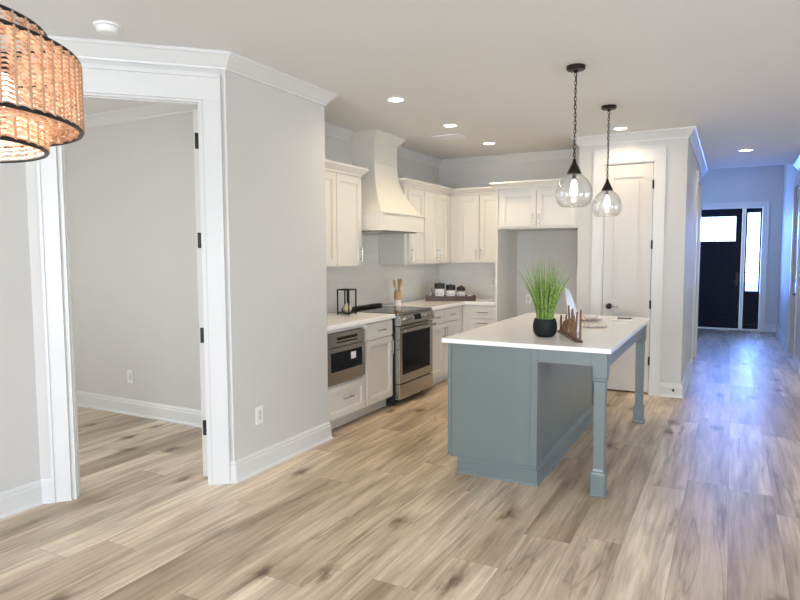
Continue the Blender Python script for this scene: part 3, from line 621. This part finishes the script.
# refrigerator enclosure
t = thing('refrigerator_cabinet', 'cream cabinet with side panel framing the empty refrigerator alcove', 'cabinet', (-1.96, YP, 0))
F2 = Face('Y', YP+.02)
MB().box(-2.434, -2.408, YP, YB-.001, .001, 2.235).build('side_panel', CAB, t)
MB().box(-2.408, XP0-.001, YP+.02, YB-.001, 1.775, 2.235).build('body', CAB, t)
d = shaker(F2, -2.385, -1.958, 1.80, 2.20, t); pull(F2, -1.992, 1.88, d, L=.12); d = shaker(F2, -1.950, -1.53, 1.80, 2.20, t); pull(F2, -1.918, 1.88, d, L=.12)
MB().sweep([(-2.434, UY-.065), (-2.434, YP), (XP0-.001, YP)], [(d_*.95, 2.235+h*.9) for d_, h in CC], 1 if 0 else -1).build('crown_molding', CAB, t)
# range hood
t = thing('range_hood', 'tall cream curved wooden range hood rising to the ceiling', 'range hood', (XK, 5.615, 1.72))
hx1 = -2.95; hy0, hy1 = 5.17, 6.055
g = MB(); g.box(XK+.001, hx1, hy0, hy1, 1.722, 1.885); g.build('apron', CAB, t, bev=.003)
g = MB(); g.box(XK+.001, hx1+.012, hy0-.005, hy1+.005, 1.885, 1.903); g.build('ledge', CAB, t, bev=.004)
R_ = []
for i in range(15):
    s = i/14; z = 1.903+s*(2.44-1.903); q = (1-s)**2.1
    X = -3.235+(hx1-.02+3.235)*q; Y0 = HY0-(HY0-hy0-.01)*q; Y1 = HY1+(hy1-.01-HY1)*q
    R_.append([(XK+.001, Y0, z), (X, Y0, z), (X, Y1, z), (XK+.001, Y1, z)])
g = MB(); g.rings(R_); g.build('flared_body', CAB, t)
g = MB(); g.box(XK+.001, -3.235, HY0, HY1, 2.44, CH-.001); g.build('chimney', CAB, t)
MB().box(XK+.001, -3.229, HY0-.006, HY1+.006, 2.435, 2.45).build('band', CAB, t)
MB().sweep([(XK+.001, HY0), (-3.235, HY0), (-3.235, HY1), (XK+.001, HY1)], [(d_, z-.0005) for d_, z in CR], -1).build('crown_molding', CAB, t)
MB().box(XK+.06, hx1-.06, hy0+.06, hy1-.06, 1.712, 1.7215).build('filter', STEEL, t)

# ================================================================== ISLAND
t = thing('kitchen_island', 'blue-grey island cabinet with two square corner legs', 'kitchen island', (-1.15, 4.8, 0))
IX0, IX1, IY0, IY1 = -1.685, -1.075, 3.845, 5.76; IZ = .888
g = MB(); g.box(IX0+.02, IX1, IY0+.0, IY1, .10, IZ); g.box(IX0+.09, IX1-.002, IY0+.002, IY1-.002, .001, .10); g.build('body', ISL, t)
g = MB(); g.box(IX1-.03, IX1+.012, IY1-.05, IY1+.012, .118, IZ); g.build('corner_trim', ISL, t, bev=.001); g = MB(); g.box(IX1-.03, IX1+.012, IY0-.012, IY0+.05, .118, IZ); g.box(IX0+.0, IX0+.025, IY0-.010, IY0+.001, .11, IZ); g.box(IX0+.025, IX1-.03, IY0-.004, IY0, .118, IZ)
g.build('corner_trim', ISL, t, bev=.001)
IB = [(0, .001), (.028, .001), (.026, .012), (.018, .02), (.018, .092), (.010, .102), (.010, .112), (.002, .122), (0, .122)]
MB().sweep([(IX0+.075, IY0), (IX1, IY0), (IX1, IY1), (IX0+.075, IY1)], IB, -1).build('base_molding', ISL, t)
FW = Face('W', IX0+.02)
n = 4; wdt = (IY1-IY0-.02)/n
for i in range(n):
    u0 = IY0+.01+i*wdt; d = shaker(FW, u0+.004, u0+wdt-.004, .115, .85, t, m=ISL); pull(FW, u0+(wdt-.04 if i % 2 == 0 else .04), .74, d)
g = MB(); LX = -.680; LYa, LYb = 3.862, 5.742
g.box(IX1+.013, LX-.043, LYa-.028, LYa-.008, .805, IZ); g.box(IX1+.001, LX-.043, LYb+.008, LYb+.028, .785, IZ); g.box(LX+.006, LX+.028, LYa+.043, LYb-.043, .785, IZ)
g.build('apron', ISL, t)
LP = [(.050, .001), (.050, .014), (.044, .020), (.043, .028), (.042, .140), (.040, .148), (.034, .158), (.031, .170), (.033, .45), (.034, .62), (.034, .710), (.040, .722), (.040, .732), (.043, .740), (.043, IZ)]
for yy in (LYa, LYb): MB().square(LX, yy, LP).build('leg', ISL, t, bev=.002)
g = MB(); g.box(-1.712, -.612, 3.795, 5.835, .892, .922, .004); tag(g.build('island_countertop', QUARTZ, base=(-1.15, 4.8, .89)), 'large white stone slab top on the blue-grey island', 'countertop')
IT = .922

# potted grass
px, py = -1.117, 4.20
t = thing('potted_grass', 'bushy green artificial grass in round black pot on island', 'potted plant', (px, py, IT))
MB().lathe(px, py, [(.052, IT+.0005), (.066, IT+.008), (.079, IT+.032), (.083, IT+.065), (.080, IT+.095), (.073, IT+.118), (.071, IT+.124), (.065, IT+.120), (.062, IT+.100)], 32, False).build('pot', POT, t, smooth='auto')
MB().lathe(px, py, [(.0605, IT+.098), (.0605, IT+.104)], 24).build('soil', SOIL, t)
g = MB()
for i in range(270):
    a = random.uniform(0, 2*PI); r0 = .055*math.sqrt(random.random()); H_ = random.uniform(.24, .475); lean = random.uniform(.01, .17)*(H_/.40)*(.35+r0/.05*.75)
    dx, dy = math.cos(a), math.sin(a); w_ = random.uniform(.0018, .0034); tx, ty = -dy, dx; a2 = random.uniform(0, PI); tx, ty = math.cos(a2), math.sin(a2)
    pr = None
    for s in range(7):
        q = s/6; rr = r0+lean*q**1.7; zz = IT+.10+H_*(q-.10*q**3*lean/.15)
        ww = w_*(1-q**2.2)+.0003; c_ = Vector((px+dx*rr, py+dy*rr, zz))
        v1 = g.bm.verts.new(c_+Vector((tx, ty, 0))*ww); v2 = g.bm.verts.new(c_-Vector((tx, ty, 0))*ww)
        if pr: g.bm.faces.new([pr[0], pr[1], v2, v1])
        pr = (v1, v2)
o = g.build('foliage', LEAF, t)

# driftwood holder
t = thing('driftwood_holder', 'brown driftwood stick holder on dark base beside black pot', 'decoration', (-.92, 4.21, IT))
P0, P1 = Vector((-1.075, 4.49)), Vector((-.842, 3.99)); dd = (P1-P0).normalized(); nn = Vector((-dd.y, dd.x))
def pp(s, o_): v = P0+(P1-P0)*s+nn*o_; return (v.x, v.y)
MB().prism([pp(0, -.03), pp(1, -.022), pp(1.02, .015), pp(1, .024), pp(0, .03)], IT+.0005, IT+.016).build('base', DARKW, t, bev=.004)
random.seed(3)
hs = [.11, .075, .125, .10, .20, .12, .185, .15, .175, .195]
for i, h_ in enumerate(hs):
    s = .04+.93*i/(len(hs)-1); o_ = random.uniform(-.012, .012); b = pp(s, o_); tl = (random.uniform(-.012, .012), random.uniform(-.012, .012)); r_ = random.uniform(.0065, .0095)
    pts = [(b[0]+tl[0]*q+random.uniform(-.001, .001), b[1]+tl[1]*q, IT+.015+h_*q) for q in (0, .3, .6, .85, 1)]
    MB().tube(pts, [r_*1.15, r_, r_*1.05, r_*.9, r_*.75], 8).build('stick', DRIFT, t, smooth='auto')
# folded napkin behind it
g = MB(); nx, ny = -.957, 4.385; rows = []
for i in range(13):
    q = i/12; z = IT+.0005+.322*q; row = []
    for jn in range(17):
        u = jn/16-.5; w_ = .044*(1-q)**.6+.008; row.append(Vector((nx+.005-q*.070+q*(1-q)*.03+u*w_*2*.8, ny+.02+u*w_*.5+.007*math.sin(u*22+q*2)*(1-.5*q), z)))
    rows.append(row)
V = [[g.bm.verts.new(p) for p in r] for r in rows]
for i in range(12):
    for jn in range(16): g.bm.faces.new([V[i][jn], V[i][jn+1], V[i+1][jn+1], V[i+1][jn]])
def napmat():
    m = mat('speckled_white_napkin', (.72, .76, .84), .8); N = m.node_tree; b = N.nodes['Principled BSDF']; tcn = N.nodes.new('ShaderNodeTexCoord'); vo = N.nodes.new('ShaderNodeTexVoronoi'); vo.inputs['Scale'].default_value = 28
    r = N.nodes.new('ShaderNodeValToRGB'); N.links.new(tcn.outputs['Object'], vo.inputs['Vector']); N.links.new(vo.outputs['Distance'], r.inputs[0])
    r.color_ramp.elements[0].position = .13; r.color_ramp.elements[0].color = (.35, .33, .38, 1); r.color_ramp.elements[1].position = .2; r.color_ramp.elements[1].color = (.76, .79, .86, 1)
    N.links.new(r.outputs[0], b.inputs['Base Color']); return m
o = g.build('napkin', napmat(), base=(nx, ny, IT), smooth=True); md = o.modifiers.new('solid', 'SOLIDIFY'); md.thickness = .002
tag(o, 'upright folded white speckled napkin behind the driftwood sticks', 'napkin')
# things lying at the far end of the island
g = MB(); cx, cy = -.905, 4.86; rows = []
for i in range(21):
    u = i/20-.5; r_ = .018+.004*math.sin(i*1.3)
    rows.append((cx+u*.17, cy+.05*u+.01*math.sin(u*9), IT+.0005+r_*.72, r_))
g.rings([[(x, y+r_*1.25*math.cos(2*PI*k_/12), z+r_*.72*math.sin(2*PI*k_/12)) for k_ in range(12)] for x, y, z, r_ in rows])
tag(g.build('rolled_cloth', CLOTH, base=(cx, cy, IT), smooth=True), 'rolled beige cloth lying on the island right of the driftwood', 'cloth')
cx, cy = -1.04, 5.36
g = MB().lathe(cx, cy, [(.055, IT+.0005), (.065, IT+.003), (.105, IT+.014), (.108, IT+.017), (.10, IT+.016), (.062, IT+.007), (.01, IT+.006)], 40)
tag(g.build('plate', PINKC, base=(cx, cy, IT), smooth='auto'), 'round blush plate on the island behind rolled cloth', 'plate')
g = MB().lathe(cx, cy, [(.03, IT+.0075), (.052, IT+.02), (.066, IT+.045), (.062, IT+.045), (.048, IT+.022), (.01, IT+.012)], 36)
tag(g.build('bowl', CERAM, base=(cx, cy, IT+.007), smooth='auto'), 'small pale bowl sitting on the blush plate', 'bowl')
def card(label, cx, cy, sx_, sy_, rot, m, z=IT, name='paper_card'):
    g = MB(); c_, s_ = math.cos(rot), math.sin(rot); g.prism([(cx+u*c_-v*s_, cy+u*s_+v*c_) for u, v in ((-sx_, -sy_), (sx_, -sy_), (sx_, sy_), (-sx_, sy_))], z+.0005, z+.0035)
    return tag(g.build(name, m, base=(cx, cy, z)), label, 'card')
card('white paper card lying at the far right end of island', -.80, 5.50, .085, .055, .25, PAPER)
card('small white card nearest the right edge of island top', -.775, 5.25, .055, .035, -.15, PAPER)
t = thing('pen', 'thin dark pen lying on the island beside the paper cards', 'pen', (-.78, 5.63, IT))
MB().cyl((-.86, 5.635, IT+.0055), (-.75, 5.66, IT+.0055), .005, 8).build('barrel', INK, t); MB().cyl((-.75, 5.66, IT+.0055), (-.735, 5.6634, IT+.0055), .004, 8, .001).build('tip', CHROME, t)

# ================================================================== COUNTER ITEMS
lx, ly = -3.25, 4.985; hw = .063
t = thing('lantern', 'black metal frame lantern on the left counter', 'lantern', (lx, ly, TOP))
g = MB(); z0, z1 = TOP+.0005, TOP+.245; b = .0055
for sx_ in (-1, 1):
    for sy_ in (-1, 1): g.box(lx+sx_*hw-b, lx+sx_*hw+b, ly+sy_*hw-b, ly+sy_*hw+b, z0, z1)
for zz in (z0+.012, z1-b*2):
    for s in (-1, 1):
        g.box(lx-hw+b, lx+hw-b, ly+s*hw-b, ly+s*hw+b, zz, zz+2*b); g.box(lx+s*hw-b, lx+s*hw+b, ly-hw+b, ly+hw-b, zz, zz+2*b)
g.build('frame', BLACKM, t)
g = MB(); g.box(lx-hw+b, lx+hw-b, ly-hw+b, ly+hw-b, z0+.013, z0+.020); g.build('floor_plate', BLACKM, t); MB().box(lx-b, lx+b, ly-hw+b, ly+hw-b, z1-.013, z1-.003).build('cross_bar', BLACKM, t)
g = MB().cyl((lx, ly+.008, z1-.01), (lx, ly+.008, TOP+.110), .007, 10); g.build('hanging_rod', BLACKM, t)
g = MB().lathe(lx, ly+.008, [(.026, z0+.0205), (.040, z0+.035), (.044, z0+.055), (.037, z0+.08), (.020, z0+.098), (.010, z0+.106)], 24); tag(g.build('candle', CANDLE, base=(lx, ly+.008, z0+.0205), smooth='auto'), 'pale pear-shaped candle inside the black lantern', 'candle')
# utensil crock
ux, uy = -3.31, 6.13
t = thing('utensil_crock', 'tan utensil crock with white foot on counter behind range', 'crock', (ux, uy, TOP))
MB().lathe(ux, uy, [(.040, TOP+.0005), (.043, TOP+.06), (.045, TOP+.064)], 28).build('foot', CERAM, t, smooth='auto')
MB().lathe(ux, uy, [(.041, TOP+.0645), (.044, TOP+.10), (.042, TOP+.165), (.037, TOP+.165), (.036, TOP+.08)], 28, False).build('sleeve', TANW, t, smooth='auto')
MB().lathe(ux, uy, [(.030, TOP+.0645), (.030, TOP+.068)], 16).build('bottom', TANW, t)
for i, (lb, ax_, ay_) in enumerate((('wooden spoon leaning left in the utensil crock', -.3, -1), ('wooden spatula standing upright in the utensil crock', .2, .05), ('wooden spoon leaning right in the utensil crock', -.1, 1), ('wooden spoon leaning forward in the utensil crock', .8, .3))):
    bx_, by_ = ux+ax_*.008, uy+ay_*.008; ex, ey = ux+ax_*.028, uy+ay_*.052; zt = TOP+.212+.010*(i % 2)
    s = thing('wooden_spatula' if i == 1 else 'wooden_spoon', lb, 'utensil', (bx_, by_, TOP+.0725), 'wooden utensils in the crock')
    MB().cyl((bx_, by_, TOP+.0725), (ex, ey, zt), .006, 8).build('handle', TANW, s)
    d_ = Vector((ex-bx_, ey-by_, zt-TOP-.0725)).normalized(); c0 = Vector((ex, ey, zt)); sd_ = Vector((0, 1, 0)) if i != 1 else Vector((0, 1, 0)); sd_ = (sd_-d_*sd_.dot(d_)).normalized(); th_ = d_.cross(sd_)
    R_ = []
    for k_ in range(8):
        q = k_/7; wv = (.009+.025*math.sin(PI*min(1, q*.92+.02))**.8) if i != 1 else (.008+.012*min(1, q*3)); cc_ = c0+d_*(q*.085-.004)
        R_.append([cc_+sd_*wv*math.cos(2*PI*m/10)+th_*.004*math.sin(2*PI*m/10) for m in range(10)])
    MB().rings(R_).build('head', TANW, s, smooth='auto')
# tray with canisters
ta = math.radians(25); tcx, tcy = -3.06, 7.045
td = Vector((math.cos(ta), math.sin(ta))); tn = Vector((-td.y, td.x))
def tp(u, v): q = Vector((tcx, tcy))+td*u+tn*v; return (q.x, q.y)
t = thing('serving_tray', 'dark reddish-brown wooden tray holding black-lidded canisters in corner', 'tray', (tcx, tcy, TOP))
g = MB(); g.prism([tp(-.298, -.09), tp(.298, -.09), tp(.298, .09), tp(-.298, .09)], TOP+.0005, TOP+.012); g.build('bottom', DARKW, t)
g = MB(); r0, r1 = .308, .10
g.prism([tp(-r0, -r1), tp(r0, -r1), tp(r0, -r1+.01), tp(-r0, -r1+.01)], TOP+.0005, TOP+.062); g.prism([tp(-r0, r1-.01), tp(r0, r1-.01), tp(r0, r1), tp(-r0, r1)], TOP+.0005, TOP+.062)
for s in (-1, 1): g.prism([tp(s*r0, -r1+.01), tp(s*(r0-.01), -r1+.01), tp(s*(r0-.01), r1-.01), tp(s*r0, r1-.01)], TOP+.0005, TOP+.062)
g.build('rim', DARKW, t)
TZ = TOP+.0125
def canister(label, u, v, r, h, round_lid=False, txt=0):
    x, y = tp(u, v); t = thing('canister', label, 'canister', (x, y, TZ), 'black-lidded canisters on the tray')
    MB().lathe(x, y, [(r*.9, TZ), (r, TZ+.008), (r, TZ+h-.012), (r*.85, TZ+h)], 28).build('jar', JAR, t, smooth='auto')
    MB().lathe(x, y, [(r*.86, TZ+.006), (r*.86, TZ+h*.55)], 24).build('contents', mat('canister_contents_%d' % txt, (.10, .06, .04) if txt != 2 else (.45, .40, .35), .9, noise=.5, nscale=90), t)
    lz = TZ+h+.0005
    prof = [(r*1.02, lz-.022), (r*1.05, lz-.020), (r*1.05, lz+.034), (r*.95, lz+.040), (r*.3, lz+.042), (r*.2, lz+.048)] if not round_lid else [(r*1.02, lz-.012), (r*1.05, lz-.008), (r*1.0, lz+.016), (r*.78, lz+.034), (r*.35, lz+.042), (r*.1, lz+.050)]
    MB().lathe(x, y, prof, 28).build('lid', BLACKP, t, smooth='auto')
    g = MB(); n = 12; a_c = math.atan2(-y, -x) if 0 else math.atan2(0-y, 0-x); rr = r+.0008; A = 1.15
    lo, hi = [], []
    ring = [[(x+(rr+o_)*math.cos(a_c+A*(i/n*2-1)), y+(rr+o_)*math.sin(a_c+A*(i/n*2-1)), z) for i in range(n+1)] for o_, z in ((0, TZ+.014), (0, TZ+h-.030), (.0006, TZ+h-.030), (.0006, TZ+.014))]
    V = [[g.bm.verts.new(p) for p in r_] for r_ in ring]
    for a_ in range(4):
        for i in range(n): g.bm.faces.new([V[a_][i], V[a_][i+1], V[(a_+1) % 4][i+1], V[(a_+1) % 4][i]])
    g.bm.faces.new([V[k_][0] for k_ in range(4)]); g.bm.faces.new([V[k_][n] for k_ in range(3, -1, -1)])
    lab = g.build('label_band', PAPER, t)
    g = MB(); zc = TZ+h*.48; pts = []
    for i in range(26):
        q = i/25; aa = a_c+.62*(q*2-1); zz = zc+.016*math.sin(q*15+txt)*(1-.4*q); r2 = rr+.0022; pts.append((x+r2*math.cos(aa), y+r2*math.sin(aa), zz))
    g.tube(pts, .0018, 6); g.build('script', INK, lab)
canister('tallest black-lidded canister, nearest the corner on wooden tray', -.135, 0, .062, .160, txt=0)
canister('middle canister with flat black lid on the wooden tray', .002, 0, .056, .142, txt=1)
canister('shortest canister with domed black lid on the wooden tray', .128, 0, .053, .125, True, txt=2)
x, y = tp(.240, .0); t = thing('mug', 'small pale mug at the right end of the wooden tray', 'mug', (x, y, TZ))
MB().lathe(x, y, [(.024, TZ), (.030, TZ+.006), (.031, TZ+.065), (.028, TZ+.065), (.026, TZ+.01), (.005, TZ+.006)], 24).build('cup', CERAM, t, smooth='auto')
hd_ = Vector((math.cos(-.9), math.sin(-.9), 0)); MB().tube([Vector((x, y, TZ+.035))+hd_*(.030+.022*math.sin(PI*k_/8))+Vector((0, 0, .020*math.cos(PI*k_/8))) for k_ in range(9)], .004, 8).build('handle', CERAM, t, smooth=True)
x, y = tp(-.250, .02); t = thing('glass_bottle', 'clear glass bottle at the left end of the wooden tray', 'bottle', (x, y, TZ))
MB().lathe(x, y, [(.028, TZ), (.032, TZ+.008), (.032, TZ+.10), (.020, TZ+.13), (.012, TZ+.145), (.012, TZ+.165)], 24).build('bottle_body', JAR, t, smooth='auto')
MB().cyl((x, y, TZ+.1655), (x, y, TZ+.185), .012, 14).build('stopper', TANW, t)

# ================================================================== PENDANTS
def pendant(label, x, y):
    t = thing('glass_pendant', label, 'pendant lamp', (x, y, CH), 'glass globe pendants over the island')
    MB().lathe(x, y, [(.062, CH-.0005), (.062, CH-.020), (.055, CH-.028), (.02, CH-.032), (.008, CH-.045)], 32).build('canopy', BRONZE, t, smooth='auto')
    g = MB(); z = CH-.044; i = 0
    L_ = .036; ztop = z; zend = 2.115; n_ = int((ztop-zend)/(L_*.74))+1; step = (ztop-zend)/n_
    for i in range(n_):
        zc = ztop-step*(i+.5); a = PI/2 if i % 2 else 0; pts = []
        for k_ in range(12):
            th = 2*PI*k_/12; u = .0085*math.cos(th); vz = (L_/2)*math.sin(th); pts.append((x+u*math.cos(a+.5), y+u*math.sin(a+.5), zc+vz))
        g.tube(pts, .0021, 5, closed=True)
    g.build('chain', BRONZE, t, smooth=True)
    MB().tube([(x+.006*math.sin(k_*1.3), y+.006*math.cos(k_*1.3), CH-.03-k_*.0605) for k_ in range(11)], .0022, 6).build('cord', BLACKP, t)
    MB().lathe(x, y, [(.010, 2.125), (.013, 2.105), (.018, 2.095), (.047, 2.036), (.049, 2.028), (.045, 2.028)], 28).build('socket_cap', BRONZE, t, smooth='auto')
    MB().cyl((x, y, 2.028), (x, y, 1.99), .014, 14).build('socket', BRONZE, t)
    MB().lathe(x, y, [(.010, 1.99), (.014, 1.975), (.022, 1.955), (.024, 1.935), (.019, 1.915), (.008, 1.905)], 20).build('bulb', FILA, t, smooth='auto')
    prof = [(.042, 2.030), (.050, 2.022), (.070, 2.008), (.092, 1.984), (.109, 1.953), (.120, 1.918), (.123, 1.885), (.119, 1.855), (.109, 1.832), (.094, 1.815), (.080, 1.808), (.076, 1.811), (.080, 1.812)]
    o = MB().lathe(x, y, prof, 48, False).build('globe', GLOBE, t, smooth=True)
    L = bpy.data.lights.new('pendant_lamp', 'POINT'); L.energy = 2.0; L.color = (1, .93, .85); L.shadow_soft_size = .03
    l = bpy.data.objects.new('pendant_lamp', L); COL.objects.link(l); l.parent = t; l.location = (0, 0, 1.87-CH)
pendant('nearer clear glass globe pendant hanging over island front', -.956, 4.29)
pendant('farther clear glass globe pendant, in front of the pantry door', -.958, 5.567)

# ================================================================== WOVEN CHANDELIER
kx_, ky_ = -1.648, .741
R1_, R2_, R3_ = .339, .260, .270; ZT1, ZB1, ZB2, ZT3 = 1.960, 1.797, 1.744, 2.017
t = thing('woven_chandelier', 'tiered woven cane drum chandelier with black rims', 'chandelier', (kx_, ky_, CH))
def drum(name, R, z0, z1, nr):
    g = MB(); 
    for i in range(nr):
        a = 2*PI*i/nr; g.cyl((kx_+(R+.0045)*math.cos(a), ky_+(R+.0045)*math.sin(a), z0), (kx_+(R+.0045)*math.cos(a), ky_+(R+.0045)*math.sin(a), z1), .0034, 5)
    rows = max(2, int((z1-z0)/.0098)); seg = nr*4
    for j_ in range(rows):
        zc = z0+(j_+.5)*(z1-z0)/rows
        for ph in (0, 1):
            ring = []
            for i in range(seg):
                a = 2*PI*i/seg; wv = math.cos(PI*i/4*1.0+(PI if (j_+ph) % 2 else 0)); rr = R+.0048*wv
                zz = zc+(.0022 if ph else -.0022)*math.cos(PI*i/2+(PI if ph else 0)); hh = .0030
                ca, sa = math.cos(a), math.sin(a)
                ring.append([(kx_+(rr-.0011)*ca, ky_+(rr-.0011)*sa, zz-hh*.7), (kx_+(rr+.0011)*ca, ky_+(rr+.0011)*sa, zz-hh*.7), (kx_+(rr+.0011)*ca, ky_+(rr+.0011)*sa, zz+hh*.7), (kx_+(rr-.0011)*ca, ky_+(rr-.0011)*sa, zz+hh*.7)])
            g.rings(ring, False, True)
    o = g.build(name, CANE, t); o.data.materials.append(CANED)
    for p in o.data.polygons[:nr*7]: p.material_index = 1
    return o
def hoop(R, z, r_=.0055):
    MB().tube([(kx_+R*math.cos(2*PI*i/96), ky_+R*math.sin(2*PI*i/96), z) for i in range(96)], r_, 8, closed=True).build('rim', BLACKM, t, smooth=True)
drum('woven_shade', R1_, ZB1, ZT1, 66); drum('woven_shade', R2_, ZB2, ZB1-.004, 42); drum('woven_shade', R3_, ZT1+.004, ZT3, 44)
for R, z in ((R1_, ZT1), (R1_, ZB1), (R2_, ZB2), (R3_, ZT3)): hoop(R, z)
g = MB()       # flat woven rings closing the steps
for (z, ra, rb) in ((ZB1-.001, R2_+.004, R1_-.006), (ZT1+.001, R3_+.004, R1_-.006)):
    for k_ in range(7):
        R = ra+(rb-ra)*(k_+.5)/7; seg = 180
        g.rings([[(kx_+(R+dr)*math.cos(2*PI*i/seg), ky_+(R+dr)*math.sin(2*PI*i/seg), z+dz+.0022*math.cos(PI*i/2.5+PI*k_)) for dr, dz in ((-.0042, -.001), (.0042, -.001), (.0042, .001), (-.0042, .001))] for i in range(seg)], False, True)
g.build('woven_ring', CANE, t)
g = MB(); g.cyl((kx_, ky_, 1.93), (kx_, ky_, CH-.03), .008, 12)
for i in range(4):
    a = i*PI/2+.55; g.cyl((kx_, ky_, 1.94), (kx_+R1_*math.cos(a), ky_+R1_*math.sin(a), 1.955), .004, 8)
g.build('frame', BLACKM, t)
MB().lathe(kx_, ky_, [(.065, CH-.0005), (.065, CH-.02), (.03, CH-.03)], 28).build('canopy', BLACKM, t, smooth='auto')
for i in range(4):
    a = i*PI/2+.50; bx_, by_ = kx_+.205*math.cos(a), ky_+.205*math.sin(a)
    MB().cyl((bx_, by_, 1.935), (bx_, by_, 1.90), .014, 12).build('socket', BLACKM, t)
    MB().lathe(bx_, by_, [(.012, 1.90), (.022, 1.885), (.030, 1.865), (.028, 1.845), (.015, 1.83)], 18).build('bulb', FILA, t, smooth='auto')
    L = bpy.data.lights.new('chandelier_lamp', 'POINT'); L.energy = 2.8; L.color = (1, .90, .78); L.shadow_soft_size = .03
    l = bpy.data.objects.new('chandelier_lamp', L); COL.objects.link(l); l.parent = t; l.location = (bx_-kx_, by_-ky_, 1.815-CH)
